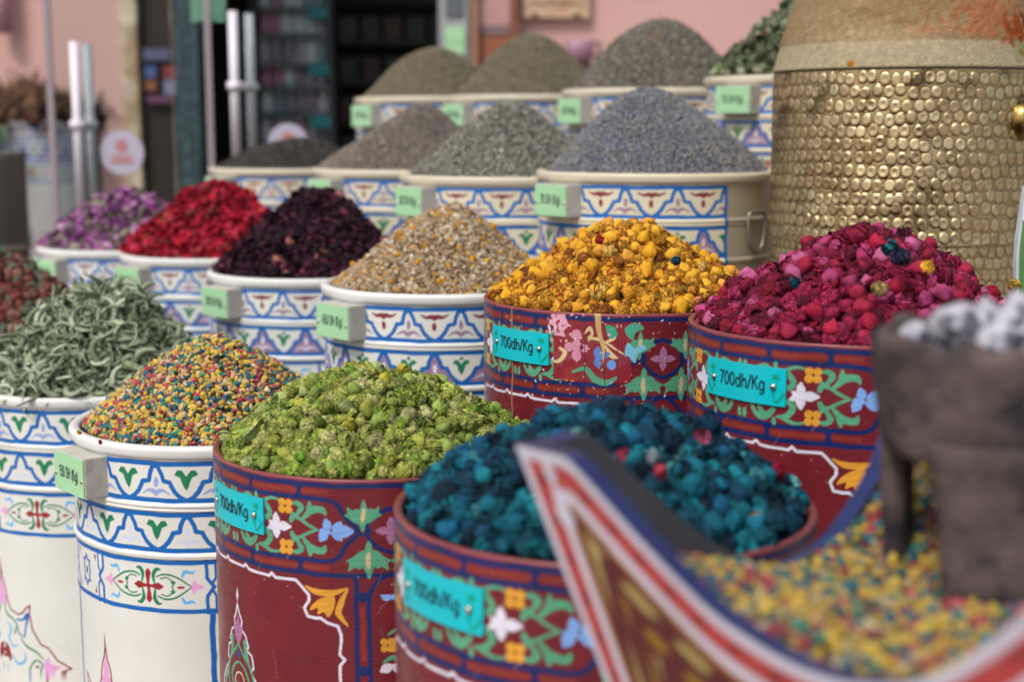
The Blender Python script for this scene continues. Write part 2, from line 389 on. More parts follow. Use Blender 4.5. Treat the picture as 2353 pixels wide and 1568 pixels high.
# ---- red drum paint --------------------------------------------------------------
RED = '701F27'; NAVY = '12265E'; BAR = '863129'; RGREEN = '559F7C'; ORAN = 'DB9A34'; RBLUE = '7FAAE6'; RWHITE = 'DCD6E4'; VIO = 'A96F95'
PR = 2 * PI * .22 / 3
def paint_red(S, V, worn=False):
    S, V = hand(S, V, 1.0)
    p = Paint(S, V, RED)
    s = ((S + PR / 2) % PR) - PR / 2; a = np.abs(s); hp = PR / 2
    c = .064; y = np.abs(V - c)                   # vertical mirror for the top panel
    top = (V < .130).astype(float); low = (V >= .118).astype(float)
    ui = .0600
    # top panel : lines
    def both(al): p.blend(al * top, NAVY)
    both(a_line(a, y, [(-.01, .0562), (.2304, .0562)], .0062))
    both(a_line(a, y, [(-.01, .0392), (.148, .0390), (.159, .0375), (.167, .032), (.171, .024), (.178, .014), (.187, .007), (.197, .001)], .0058, False))
    both(a_line(a, y, [(.198, 0), (.206, .013), (.216, .022), (.2304, .028)], .0058))
    both(a_line(a, y, [(.190, .0), (.203, .0)], .010))
    p.blend(a_ell(a, y, .1965, 0, .0028, .0022) * top, BAR)
    # cells in the double line
    cell = PR / 6; cx = np.abs(((s + 0.0) % cell) - cell / 2)   # 0 at the cell border
    cells = ((a < .155)).astype(float)
    p.blend(a_line(cell / 2 - cx, y, [(-.01, .0477), (cell / 2 - .0065, .0477)], .0060) * top * cells, BAR)
    p.blend(a_poly(cx, y, [(-.01, .041), (.0058, .041), (.0022, .0476), (.0058, .0545), (-.01, .0545)]) * top * cells, NAVY)
    # motifs
    def mot(al, col): p.blend(al * top, col)
    for P_, w_ in (([(.012, .010), (.020, .026), (.034, .030), (.046, .020), (.044, .006)], [.003, .006, .010, .007, .003]),
                   ([(.034, .028), (.026, .018), (.030, .010)], [.008, .005, .006]),
                   ([(.052, .028), (.064, .026), (.072, .016), (.066, .008), (.058, .012)], [.003, .007, .008, .006, .006]),
                   ([(.060, .028), (.074, .034), (.090, .032)], [.006, .004, .002]),
                   ([(.100, .022), (.112, .014), (.126, .006), (.140, .000)], [.003, .0035, .004, .003]),
                   ([(.112, .016), (.118, .026), (.112, .031), (.106, .030)], [.004, .008, .006, .003]),
                   ([(.120, .012), (.132, .024), (.146, .026), (.150, .020)], [.004, .009, .008, .003]),
                   ([(.104, .008), (.108, .014), (.114, .012)], [.006, .008, .004]),
                   ([(.130, .026), (.130, .034)], [.010, .002])):
        mot(a_line(a, y, P_, w_, True), RGREEN)
    mot(a_ell(a, y, .004, .030, .003, .006), RGREEN); mot(a_ell(a, y, .048, .034, .003, .005), RGREEN)
    for dx, dy in ((-1, -1), (1, -1), (-1, 1), (1, 1)): mot(a_ell(a, y, .096 + dx * .0048, .026 + dy * .0045, .0052, .0048), ORAN)
    mot(a_ell(a, y, .096, .026, .0018, .0018), '7A3A20')
    # flowers: white & blue (not mirrored vertically: they sit on the axis)
    for da, l, w in ((0, .024, .012), (1.45, .017, .011), (-1.45, .017, .011), (2.75, .014, .008), (-2.75, .012, .007)):
        mot(a_poly(a, V - c, petal(.080, 0, l, w, da), True), RWHITE)
    for px_, da, l, w in ((.160, 0, .026, .016), (.162, .95, .015, .011), (.162, -.95, .015, .011), (.162, 1.8, .008, .008), (.162, -1.8, .008, .008), (.152, 2.1, .017, .012), (.154, -1.9, .016, .011), (.150, 2.9, .008, .007), (.148, .3, .012, .005)):
        mot(a_poly(a, V - c, petal(px_, 0, l, w, da), True), RBLUE)
    for da, l, w in ((0, .024, .011), (PI / 2, .014, .009), (-PI / 2, .014, .009)):
        mot(a_poly(hp - a, V - c, petal(0, 0, .018, .010, da), True), VIO)
    # lotus above and below the node
    def lotus(cx, cy, k, q):
        def T_(pts): return [(cx + x * k, cy + y_ * k * q) for x, y_ in pts]
        p.blend(a_poly(a, V, T_([(0, .024), (.004, .014), (.007, .006), (.008, -.004), (.004, -.009), (.0032, -.014), (0, -.019), (-.0032, -.014), (-.004, -.009), (-.008, -.004), (-.007, .006), (-.004, .014)]), True), RGREEN)
        for g_ in (-1, 1):
            p.blend(a_poly(a, V, T_([(g_ * .001, -.008), (g_ * .010, -.007), (g_ * .017, -.001), (g_ * .024, .003), (g_ * .020, .006), (g_ * .021, .014), (g_ * .014, .010), (g_ * .009, .012), (g_ * .003, .006)]), True), RGREEN)
        p.blend(a_ell(a, V, cx, cy + .003 * q * k, .0028 * k, .010 * k), 'CBB58A')
    lotus(.197, .047, .95, -1); lotus(.203, .098, 1.15, 1)
    # area under the panel
    p.blend(a_line(a, V, [(.187, .122), (.187, .8)], .0060) * low, NAVY)
    p.blend(a_line(a, V, [(.203, .140), (.203, .8)], .0060) * low, NAVY)
    vm = np.abs(((V - .148) % .095) - .0475)
    p.blend(a_line(a, .0475 - vm, [(.187, 0), (.195, .004), (.203, 0)], .006) * (V > .14), NAVY)
    p.blend(a_line(a, vm, [(.195, -.01), (.195, .032)], .006) * (V > .15), '8A2A2C')
    p.blend(a_line(a, V, [(.203, .146), (.208, .134), (.218, .124), (.2304, .118)], .0058), NAVY)
    # column ornament
    b = hp - a; vv = ((V - .145) % .13) + .145
    for P_, w_ in (([(-.016, .160), (-.008, .165), (-.012, .182), (.004, .196)], [.003, .007, .004, .003]), ([(-.014, .250), (-.012, .236), (-.002, .226), (.010, .232)], [.004, .007, .006, .003])):
        p.blend(a_line(s * 0 + b * np.sign(s + 1e-9) * 1.0, vv, P_, w_, True) * (V > .146) * (b < .024), RGREEN)
    for dx, dy in ((-1, -1), (1, -1), (-1, 1), (1, 1)):
        p.blend(a_ell(b, vv, .006 + dx * .004, .210 + dy * .0045, .0046, .0046) * (V > .146), ORAN)
    p.blend(a_poly(b, vv, petal(.0, .236, .018, .012, .5), True) * (V > .146), RWHITE)
    p.blend(a_poly(b, vv, petal(.0, .150, .016, .012, -.4), True) * (V > .140), RBLUE)
    # white scalloped frame of the red field
    fr = [(-.01, .1295), (.018, .130), (.0235, .126), (.029, .130), (.068, .131), (.0725, .127), (.078, .1315), (.108, .1315), (.116, .138), (.126, .148), (.126, .156), (.120, .166), (.124, .176), (.136, .177),
          (.142, .176), (.152, .182), (.164, .185), (.167, .196), (.166, .222), (.172, .228), (.166, .236), (.165, .8)]
    p.blend(a_line(a, V, fr, .0036), RWHITE)
    for P_, w_ in (([(.122, .137), (.136, .143), (.156, .143), (.176, .136)], [.002, .008, .008, .002]),
                   ([(.176, .138), (.168, .155), (.164, .168), (.176, .184)], [.002, .008, .008, .002])):
        p.blend(a_line(a, V, P_, w_, True), ORAN)
    p.blend(a_poly(a, V, [(.160, .146), (.150, .148), (.140, .152), (.131, .160), (.128, .168), (.138, .164), (.138, .172), (.146, .168), (.152, .174), (.158, .162)], True), ORAN)
    # central palmette of the field
    pal = [(0, .184), (.004, .196), (.010, .205), (.008, .216), (.018, .222), (.024, .236), (.018, .240), (.030, .246), (.034, .262), (.028, .268), (.044, .284), (.056, .300), (.060, .34), (.05, .37)]
    p.blend(a_line(a, V, pal, .0030), RWHITE)
    p.blend(a_poly(a, V, [(-.001, .158), (.003, .172), (-.001, .186)]), RWHITE)
    p.blend(a_poly(a, V, [(-.001, .196), (.005, .212), (.012, .215), (.006, .232), (-.001, .236)], True), VIO)
    for P_, w_ in (([(0, .238), (.012, .250), (.026, .262), (.034, .282), (.030, .300)], [.003, .004, .005, .004, .002]),
                   ([(.016, .232), (.018, .246), (.024, .256)], [.008, .007, .002]), ([(0, .262), (.012, .268), (.022, .284), (.014, .298), (.004, .292)], [.002, .004, .004, .004, .003]),
                   ([(.036, .286), (.046, .300), (.044, .330)], [.008, .005, .003])):
        p.blend(a_line(a, V, P_, w_, True), RGREEN)
    p.blend(a_line(a, V, [(0, .276), (.008, .280), (.012, .290), (.006, .296)], .0022, True), 'D8C69A')
    for ang in (0, PI / 2, -PI / 2): p.blend(a_poly(a, V, petal(-.0005, .252, .009, .006, ang), True), '3A3C70')
    # lip
    p.blend(np.clip(0.5 - (V - .0035) / AA, 0, 1), '8C4548')
    br = np.sin(V * 900 + 5 * np.sin(S * 40)) * np.sin(S * 57 + 3 * np.sin(V * 60)) ; p.C *= (1 + .10 * br)[:, None]
    # chips and scratches
    rr = random.Random(3)
    for k in range(150):
        x_, v_ = rr.uniform(-.2, .4), rr.uniform(0, .4)
        p.blend(a_ell(S, V, x_, v_, rr.uniform(.0003, .0013), rr.uniform(.0003, .0011), rr.uniform(0, 3)) * .7, rr.choice(['C9A9A0', 'B07C70', '3A1216']))
    for k in range(26):
        x_, v_ = rr.uniform(-.1, .3), rr.uniform(.02, .35)
        p.blend(a_line(S, V, [(x_, v_), (x_ + rr.uniform(-.015, .015), v_ + rr.uniform(.01, .04))], .0005) * .35, 'C9A9A0')
    if worn:
        cream = 'D9BE8C'; pk = 'D69AAE'
        rr = random.Random(11)
        # repainted right part without the regular motifs
        reg = ((S > .07) & (S < .185) & (V > .013) & (V < .098)).astype(float)
        p.blend(reg * .96, '8A2530')
        p.blend(a_poly(S, V, [(.066, .004), (.088, .003), (.094, .020), (.086, .028), (.090, .036), (.072, .034), (.070, .020), (.062, .018)]), pk)
        for k in range(46):
            x_, v_ = rr.uniform(.058, .100), rr.uniform(.003, .045)
            p.blend(a_ell(S, V, x_, v_, rr.uniform(.0008, .004), rr.uniform(.0006, .002), rr.uniform(0, 3)), rr.choice([pk, '8A2530', '8A2530', 'E3C9C0']))
        for dx, dy, r in ((0, -.016, .0075), (0, 0, .0075), (-.011, .002, .0065), (.012, .003, .0055), (0, .014, .0075), (.001, -.008, .004), (.001, .008, .005)):
            p.blend(a_ell(S, V, .106 + dx, .048 + dy, r, r * 1.05), 'D08AA2')
        p.blend(a_ell(S, V, .114, .050, .003, .0035), RED)
        for P_, w_ in (([(.118, .030), (.126, .022), (.130, .030), (.124, .036), (.136, .036), (.148, .040), (.160, .048), (.174, .056)], [.002, .006, .004, .003, .0045, .003, .003, .002]),
                       ([(.080, .052), (.088, .058), (.080, .070), (.070, .072)], [.003, .007, .006, .002]), ([(.146, .044), (.156, .058), (.166, .062)], [.003, .008, .002]),
                       ([(.150, .040), (.160, .034), (.164, .024)], [.003, .006, .002])):
            p.blend(a_line(S, V, P_, w_, True), cream)
        p.blend(a_poly(S, V, petal(.136, .062, .020, .013, -.3), True), '5C84C8'); p.blend(a_poly(S, V, petal(.136, .062, .018, .010, 1.3), True), '5C84C8')
        p.blend(a_poly(S, V, petal(.136, .062, .016, .010, -1.5), True), '5C84C8'); p.blend(a_ell(S, V, .158, .072, .006, .007), '6C9ADA')
        p.blend(a_poly(S, V, [(.180, .040), (.190, .048), (.200, .044), (.206, .050), (.196, .056), (.190, .070), (.182, .060), (.176, .058)], True), '79BFD2')
        p.blend(a_poly(S, V, [(.150, .016), (.162, .018), (.166, .030), (.154, .034)], True), '3E9C78')
        p.blend(a_poly(S, V, [(.176, .020), (.190, .012), (.202, .020), (.190, .026), (.186, .036), (.178, .030)], True), '4CA182')
        p.blend(a_line(S, V, [(.100, .086), (.120, .080), (.134, .094), (.150, .098), (.164, .090)], [.003, .007, .010, .009, .003], True), RGREEN)
        # bare wood cracks
        p.blend(a_line(S, V, [(-.012, 0), (-.010, .06), (-.012, .2)], [.0042, .0040, .0042]), '8E6B4E')
        p.blend(a_line(S, V, [(.136, 0), (.139, .02), (.145, .05), (.148, .075)], [.009, .008, .005, .001]), 'C7A66E')
        p.blend(a_line(S, V, [(.148, .05), (.147, .25)], .0013), '3A1518')
        p.blend(a_line(S, V, [(.118, .02), (.119, .09), (.118, .2)], .0011), '4A1C20')
        p.blend(a_line(S, V, [(.165, .02), (.168, .2)], .0008), '4A1C20')
        for k in range(110):
            x_, v_ = rr.uniform(-.04, .3), rr.uniform(.002, .14)
            p.blend(a_ell(S, V, x_, v_, rr.uniform(.0005, .0022), rr.uniform(.0004, .0012), rr.uniform(0, 3)), rr.choice([cream, pk, 'E6DCD8', '9FB8D0']))
    return p.C

# ------------------------------------------------------------------ drums
R = 0.22
def theta_samples(fine, lo=-98, hi=98):
    a = np.arange(math.radians(lo), math.radians(hi), fine / R)
    b = np.linspace(math.radians(hi), math.radians(lo) + 2 * PI, 36)[:-1]
    return np.concatenate([a, b])
def drum_mesh(name, kind, H, thL, fine, vmax, Rad=R, endband=None, worn=False):
    th = theta_samples(fine); n = len(th)
    k = Rad / R
    if kind == 'R':
        head = [(Rad - .009, -.16, -1), (Rad - .009, -.02, -1), (Rad - .009, -.003, -1), (Rad - .0070, -.0004, -2), (Rad - .0025, -.0002, -2)]
        vs = np.concatenate([np.arange(0.0012, vmax, fine), np.linspace(vmax, H, 12)])
        wob = lambda v: 0.0
    else:
        head = [(Rad - .012, -.15, -1), (Rad - .012, -.02, -1), (Rad - .010, -.002, -1), (Rad - .007, .0015, -1), (Rad + .002, .002, -1), (Rad + .006, -.001, -1)]
        vs = np.concatenate([np.arange(0.004, vmax, fine), np.linspace(vmax, H, 12)])
        def wob(v):
            d = 0.0
            if v < .018: d = .0065 * math.sqrt(max(0, 1 - ((v - .008) / .0102) ** 2)) if v > .008 else .0068
            for c_, w_, h_ in ((.0875, .0040, .0042), (.0925, .0030, .0030), (.163, .0045, .004)):
                if abs(v - c_) < w_: d = max(d, h_ * math.sqrt(1 - ((v - c_) / w_) ** 2))
            if v > .094: d += .002
            if v > .166: d += .0015
            if v > H - .02: d += .004
            return d
    rows = [(r_, z_, f_) for r_, z_, f_ in head] + [(Rad + wob(v), -v, v) for v in vs]
    rr = np.array([r_[0] for r_ in rows]); zz = np.array([r_[1] for r_ in rows]); vv = np.array([r_[2] for r_ in rows])
    rr2 = rr[:, None] * (1 + 0.0016 * np.sin(3 * th + 1)[None, :] + .0012 * np.sin(7 * th)[None, :])
    V = np.stack([rr2 * np.sin(th), -rr2 * np.cos(th), np.repeat(zz[:, None], n, 1)], -1).reshape(-1, 3)
    TH = np.where(th > PI, th - 2 * PI, th)
    S = np.tile((TH - math.radians(thL)) * R, len(rows)); VV = np.repeat(vv, n)
    inner = VV < 0
    Vp = np.where(inner, 0.0, VV)
    f = paint_red(S, Vp, worn) if kind == 'R' else paint_white(S, Vp, kind, endband, Rad > .23)
    f[inner] = lin('7A3D3C') if kind == 'R' else lin('CFCDC4')
    if kind != 'R':
        rim = (Vp < .019); f[rim] = lin('DDDCD6')
        if Rad > .23: f[rim] = lin('CFC4AC')
    me = mesh_np(name, V, [grid_faces(len(rows), n, True)[:, ::-1]], M_RPAINT if kind == 'R' else M_WPAINT, col=f)
    return me

def _el(cx, cy, rx, ry, a0=0, a1=360, n=18):
    return [(cx + rx * math.cos(math.radians(a0 + (a1 - a0) * k / n)), cy + ry * math.sin(math.radians(a0 + (a1 - a0) * k / n))) for k in range(n + 1)]
GLYPH = {'7': (.60, [[(.02, .95), (.50, .95), (.34, .6), (.20, 0)]]), '0': (.62, [_el(.27, .5, .22, .46)]), 'd': (.62, [_el(.25, .33, .20, .32), [(.47, 1), (.47, 0)]]),
         'h': (.60, [[(.07, 1), (.07, 0)], [(.07, .42), (.16, .60), (.28, .65), (.40, .60), (.45, .45), (.45, 0)]]), '/': (.40, [[(.02, -.04), (.30, 1.02)]]),
         'K': (.66, [[(.08, 1), (.08, 0)], [(.52, 1), (.10, .42)], [(.24, .58), (.58, 0)]]), 'g': (.60, [_el(.25, .33, .20, .32), [(.47, .66), (.47, -.04), (.40, -.20), (.26, -.25), (.08, -.20)]]),
         '1': (.48, [[(.06, .78), (.24, .97), (.24, 0)]]), '5': (.60, [[(.47, .95), (.12, .95), (.08, .52), (.24, .62), (.42, .54), (.48, .32), (.40, .10), (.24, .03), (.05, .12)]]),
         '4': (.62, [[(.40, 0), (.40, .97), (.04, .30), (.56, .30)]]), '2': (.60, [[(.06, .76), (.13, .92), (.27, .97), (.42, .90), (.46, .72), (.38, .52), (.06, .05), (.50, .05)]]),
         '6': (.60, [[(.46, .88), (.30, .96), (.13, .82), (.06, .50), (.06, .30)], _el(.27, .30, .20, .27)]), '9': (.60, [[(.08, .08), (.24, .02), (.41, .16), (.48, .48), (.48, .66)], _el(.27, .68, .20, .27)]),
         '8': (.60, [_el(.27, .74, .16, .22), _el(.27, .27, .21, .25)]), 'D': (.68, [[(.08, 0.05), (.08, .95), (.28, .95), (.47, .84), (.55, .5), (.47, .16), (.28, .05), (.08, .05)]]),
         'H': (.68, [[(.08, 1), (.08, 0)], [(.54, 1), (.54, 0)], [(.08, .52), (.54, .52)]]), '(': (.34, [_el(.42, .4, .32, .64, 125, 235, 10)]), ')': (.34, [_el(-.12, .4, .32, .64, -55, 55, 10)]), ' ': (.34, [])}
def text_mesh(txt, w, h, spacing=1.0, bold=0.0):
    V, F, x0, lay = [], [], 0.0, 0; hw = .062
    for ch in txt:
        adv, strokes = GLYPH[ch]
        for st in strokes:
            P = np.array(st, float) + [x0, 0]; closed = np.hypot(*(P[0] - P[-1])) < 1e-6; m = len(P); b0 = len(V); lay += 1
            for k in range(m):
                a = P[k - 1] if k > 0 else (P[m - 2] if closed else None); b = P[k + 1] if k < m - 1 else (P[1] if closed else None)
                d1 = (P[k] - a) if a is not None else (b - P[k]); d2 = (b - P[k]) if b is not None else d1
                d1 = d1 / np.hypot(*d1); d2 = d2 / np.hypot(*d2); n1 = np.array([-d1[1], d1[0]]); n2 = np.array([-d2[1], d2[0]]); nn = n1 + n2; nn /= np.hypot(*nn) + 1e-9
                q = hw / max(.5, float(nn @ n1))
                V += [(*(P[k] + nn * q), lay), (*(P[k] - nn * q), lay)]
            for k in range(m - 1): F += [(b0 + 2 * k, b0 + 2 * k + 1, b0 + 2 * k + 3), (b0 + 2 * k, b0 + 2 * k + 3, b0 + 2 * k + 2)]
        x0 += adv
    V = np.array(V); lo, hi = V.min(0), V.max(0); L_ = V[:, 2].copy() % 4
    V = (V - (lo + hi) / 2) * np.array([w / (hi[0] - lo[0]), h / (hi[1] - lo[1]), 0]); V[:, 2] = L_ * .00006
    return V, np.array(F)
def dome_pin(name, p, nrm, r, parent):
    bm = bmesh.new(); bmesh.ops.create_uvsphere(bm, u_segments=14, v_segments=8, radius=r)
    q = Vector(nrm).to_track_quat('Z', 'Y').to_matrix().to_4x4()
    bmesh.ops.transform(bm, matrix=Matrix.Translation(Vector(p)) @ q @ Matrix.Diagonal((1, 1, .6, 1)), verts=bm.verts[:])
    return link(name, from_bm(name, bm, M_PIN, smooth=True), parent)

def price_plate(parent, thL, vc, Rad=R, w=.127, h=.046, tilt=0.0):
    """turquoise plate bent round the drum, lettering and pins as its sub-parts"""
    t0 = math.radians(thL)
    def wrap(x, y, off):
        x2 = x * math.cos(tilt) - y * math.sin(tilt); y2 = x * math.sin(tilt) + y * math.cos(tilt)
        t = t0 + x2 / Rad; r_ = Rad + off
        return np.stack([r_ * np.sin(t), -r_ * np.cos(t), -vc + y2], -1)
    nx = 28; xs = np.linspace(-w / 2, w / 2, nx)
    gx, gy = np.meshgrid(xs, np.array([-h / 2, h / 2])); front = wrap(gx.ravel(), gy.ravel(), .0032); back = wrap(gx.ravel(), gy.ravel(), .0004)
    V = np.concatenate([front, back]); F1 = grid_faces(2, nx); F2 = grid_faces(2, nx)[:, ::-1] + 2 * nx
    ed = []
    for i in range(nx - 1): ed += [(i, i + 2 * nx, i + 1 + 2 * nx, i + 1), (nx + i, nx + i + 1, 3 * nx + i + 1, 3 * nx + i)]
    ed += [(0, nx, 3 * nx, 2 * nx), (nx - 1, 3 * nx - 1, 4 * nx - 1, 2 * nx - 1)]
    pl = link('price_plate', mesh_np('price_plate', V, [np.concatenate([F1, F2, np.array(ed)])], M_TURQ, smooth=False), parent)
    T, F = text_mesh('700dh/Kg', w * .57, h * .50, 1.04, 0.010)
    link('lettering', mesh_np('lettering', wrap(T[:, 0], T[:, 1], .0038 + T[:, 2]), F, M_INK, smooth=False), pl)
    # plant decoration at both ends
    Vs, Fs = [], []
    def blade(pts, ws):
        P = smooth_pts(pts, 4); W = np.interp(np.linspace(0, 1, len(P)), np.linspace(0, 1, len(ws)), ws) / 2
        D = np.gradient(P, axis=0); Nn = np.stack([-D[:, 1], D[:, 0]], -1); Nn /= np.linalg.norm(Nn, axis=1)[:, None] + 1e-9
        A_ = P + Nn * W[:, None]; B_ = P - Nn * W[:, None]; b0 = sum(len(v) for v in Vs)
        Vs.append(np.concatenate([A_, B_])); m = len(P)
        Fs.append(np.array([[b0 + i, b0 + m + i, b0 + m + i + 1, b0 + i + 1] for i in range(m - 1)]))
    for sx in (-1, 1):
        ox = sx * w * .40
        for k in range(7):
            an = -.3 + PI * k / 5.2; blade([(ox, .011), (ox + .006 * math.cos(an), .011 + .006 * math.sin(an))], [.0004, .0017, .0003])
        blade([(ox, .010), (ox + .001, 0), (ox - .002 * sx, -.010), (ox - .001, -.019)], [.0008, .0009, .001, .0012])
        blade([(ox - .001, -.018), (ox + .007 * sx, -.014), (ox + .009 * sx, -.006), (ox + .005 * sx, -.004)], [.0012, .0012, .001, .0006])
        for k in range(5):
            blade([(ox + .002 * sx * k, -.018 + .002 * k), (ox + sx * (.004 + .002 * k), -.019 + .003 * k)], [.0005, .0024, .0004])
            blade([(ox - sx * .0015, -.012 + .004 * k), (ox - sx * .006, -.010 + .004 * k)], [.0004, .0020, .0004])
        V2 = np.concatenate(Vs); link('plant_print', mesh_np('plant_print', wrap(V2[:, 0], V2[:, 1], .0037), np.concatenate(Fs), M_TGREEN, smooth=False), pl); Vs.clear(); Fs.clear()
    for sx in (-1, 1):
        q = wrap(np.array([sx * w * .375]), np.array([0.0]), .0044)[0]; t = t0 + sx * w * .375 / Rad
        dome_pin('pin', q, (math.sin(t), -math.cos(t), 0), .0042, pl)
    return pl
def price_block(parent, th, vc, txt, Rad=R, w=.100, h=.062, t=.029):
    a = math.radians(th); n = Vector((math.sin(a), -math.cos(a), 0)); u = Vector((math.cos(a), math.sin(a), 0)); z = Vector((0, 0, 1))
    M = Matrix((u, n, z)).transposed().to_4x4(); base = n * (Rad + .001)
    def place(x, d, y): return base + u * x + n * d + z * (-vc + y)
    bm = box_bm((0, t / 2 - .008, 0), (w, t + .016, h)); bmesh.ops.transform(bm, matrix=Matrix.Translation(base + z * -vc) @ M, verts=bm.verts[:])
    bl = link('price_block', from_bm('price_block', bm, M_WWOOD, bevel=.0022), parent)
    bm = box_bm((0, t + .0012, 0), (w - .003, .0018, h - .004)); bmesh.ops.transform(bm, matrix=Matrix.Translation(base + z * -vc) @ M, verts=bm.verts[:])
    link('price_sheet', from_bm('price_sheet', bm, M_GREENSH), bl)
    T, F = text_mesh(txt, w * .62, h * .40, 1.12, 0.004)
    V = np.array([list(place(x, t + .0026 + q_, y)) for x, y, q_ in T])
    link('lettering', mesh_np('lettering', V, F, M_INK, smooth=False), bl)
    for sx in (-1, 1): dome_pin('pin', place(sx * w * .43, t + .0026, -.004), n, .0034, bl)
    return bl

MESHES = {}
def drum(px, py, a_px, Rad, kind, mesh_key, thL, floor_z, label, group, fine=.0012, vmax=.2, sign=None, sign_th=None, endband=None, worn=False, handle=None, sv=None):
    Z = FPX * Rad / a_px; c = at(px, py, Z); rz = math.atan2(-c[0], c[1])
    H = c[2] - floor_z
    t = thing('painted_spice_drum' if kind != 'R' else 'red_spice_drum', label, 'drum', (c[0], c[1], floor_z), rz, group)
    key = (mesh_key, round(Rad, 3), round(H, 2))
    if key not in MESHES: MESHES[key] = drum_mesh('drum_body', kind, H, thL, fine, vmax, Rad, endband, worn)
    b = link('drum_body', MESHES[key], t); b.location = (0, 0, H)
    e = bpy.data.objects
    if kind == 'R':
        pl = price_plate(b, thL, .056 if sv is None else sv, Rad)
    elif sign:
        price_block(b, sign_th, .052, sign, Rad)
    if handle is not None:
        a = math.radians(handle); pts = []
        r_ = Rad + .010
        for (x, y) in smooth_pts([(-.026, 0), (-.024, -.035), (-.012, -.060), (.012, -.060), (.024, -.035), (.026, 0), (.018, .012), (-.018, .012)], 4, True):
            tt = a + x / Rad; pts.append((r_ * math.sin(tt), -r_ * math.cos(tt), -.085 + y))
        tube('drum_handle', pts, .0032, M_STEEL, b, 8, True)
    t['_c'] = 0; del t['_c']
    return t, np.array(c), rz

# ------------------------------------------------------------------ heap pieces
def ico(sub, r=1.0):
    bm = bmesh.new(); bmesh.ops.create_icosphere(bm, subdivisions=sub, radius=r)
    V = np.array([v.co[:] for v in bm.verts]); F = np.array([[v.index for v in f.verts] for f in bm.faces]); bm.free()
    return V, F
def ridged(p, s, seed):
    q = Vector(p) * s + Vector((seed * 3.1, seed * 1.7, -seed))
    return 1 - abs(mn.noise(q)) * 2.2
def proto_crumple(seed, sub=3, amp=.38):
    V, F = ico(sub); sh = []; out = []
    sx = Vector((random.uniform(.8, 1.15), random.uniform(.8, 1.15), random.uniform(.75, 1.0)))
    for v in V:
        a = ridged(v, 1.6, seed); b = ridged(v, 3.6, seed + 5); c = ridged(v, 7.5, seed + 9)
        d = .60 + .24 * a + .24 * b + .14 * c; d = max(.38, d); out.append([v[0] * d * sx.x, v[1] * d * sx.y, v[2] * d * sx.z])
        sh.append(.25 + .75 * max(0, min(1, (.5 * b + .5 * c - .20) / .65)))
    return np.array(out), F, np.array(sh), True
def proto_flower(seed, npet=15, nu=4, nv=9, core=.66, crinkle=.13, wid=.33):
    """dried flower head: small core wrapped by narrow crinkled petals that run from the stem to a ruffled tip"""
    r_ = np.random.default_rng(seed); Vc, Fc = ico(2); Vl, Fl, Sl = [Vc * core * np.array([1, 1, 1.1])], [Fc], [np.full(len(Vc), .35)]; off = len(Vc)
    sc_ = np.array([r_.uniform(.8, 1.1), r_.uniform(.8, 1.1), r_.uniform(.85, 1.2)]); bend = r_.uniform(-.3, .3, 2)
    for k in range(npet):
        phi = 2 * PI * k / npet * 1.618 * 2 + r_.uniform(-.3, .3); w = wid * r_.uniform(.7, 1.25); top = r_.uniform(.05, .5); base = r_.uniform(.70, .95); flare = r_.uniform(-.15, .16)
        f1, f2, p1, p2 = r_.uniform(2.5, 5), r_.uniform(4, 9), r_.uniform(0, 6), r_.uniform(0, 6); P = []; S_2 = []
        for i in range(nu):
            for j in range(nv):
                u = i / (nu - 1) * 2 - 1; v = j / (nv - 1); th = PI * (.93 - (.93 - top * .55) * v)
                fold = math.sin(f1 * u + p1) ; ruff = math.sin(f2 * v + p2 + u)
                az = phi + u * w * (.55 + .6 * v) + .25 * math.sin(3 * v + p2) ; rr_ = base * (1 + flare * v ** 3) + crinkle * fold * (.5 + v) + crinkle * .8 * ruff + r_.normal() * .03
                x = rr_ * math.sin(th) * math.cos(az) + bend[0] * v * v; y = rr_ * math.sin(th) * math.sin(az) + bend[1] * v * v
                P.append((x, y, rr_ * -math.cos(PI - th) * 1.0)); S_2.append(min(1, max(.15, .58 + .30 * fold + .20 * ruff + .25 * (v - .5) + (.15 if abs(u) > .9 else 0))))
        F = grid_faces(nu, nv); F = np.concatenate([F[:, [0, 1, 2]], F[:, [0, 2, 3]]]) + off; off += nu * nv
        Vl.append(np.array(P)); Fl.append(F); Sl.append(np.array(S_2))
    return np.concatenate(Vl) * sc_, np.concatenate(Fl), np.concatenate(Sl), True
def proto_bud(seed, sub=2):
    V, F = ico(sub); out = []; sh = []
    for v in V:
        z = v[2]; tap = 1 - .62 * max(0, z + .1) ** 1.3
        n = mn.noise(Vector(v) * 1.5 + Vector((seed * 3.3, 0, 0))) * .55 + mn.noise(Vector(v) * 4 + Vector((seed, 0, 0))) * .08
        if z < -.3: n += .22 * (ridged(v, 4.0, seed) - .6)
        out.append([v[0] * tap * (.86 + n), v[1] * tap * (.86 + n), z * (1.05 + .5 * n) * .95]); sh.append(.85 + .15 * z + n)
    return np.array(out), F, np.clip(np.array(sh), .3, 1), True
def proto_shard(seed):
    V, F = ico(1); r_ = np.random.default_rng(seed)
    V = V * r_.uniform(.6, 1.15, (len(V), 1)) * r_.uniform(.55, 1.15, (1, 3))
    return V, F, np.full(len(V), .9), False
def proto_bit(seed):
    bm = bmesh.new(); bmesh.ops.create_icosphere(bm, subdivisions=1, radius=1); bm.free()
    V = np.array([[0, 0, 1], [.9, 0, 0], [0, .9, 0], [-.9, 0, 0], [0, -.9, 0], [0, 0, -1]], float)
    F = np.array([[0, 1, 2], [0, 2, 3], [0, 3, 4], [0, 4, 1], [5, 2, 1], [5, 3, 2], [5, 4, 3], [5, 1, 4]])
    r_ = np.random.default_rng(seed); V = V * r_.uniform(.6, 1.2, (6, 1))
    return V, F, r_.uniform(.6, 1, 6), False
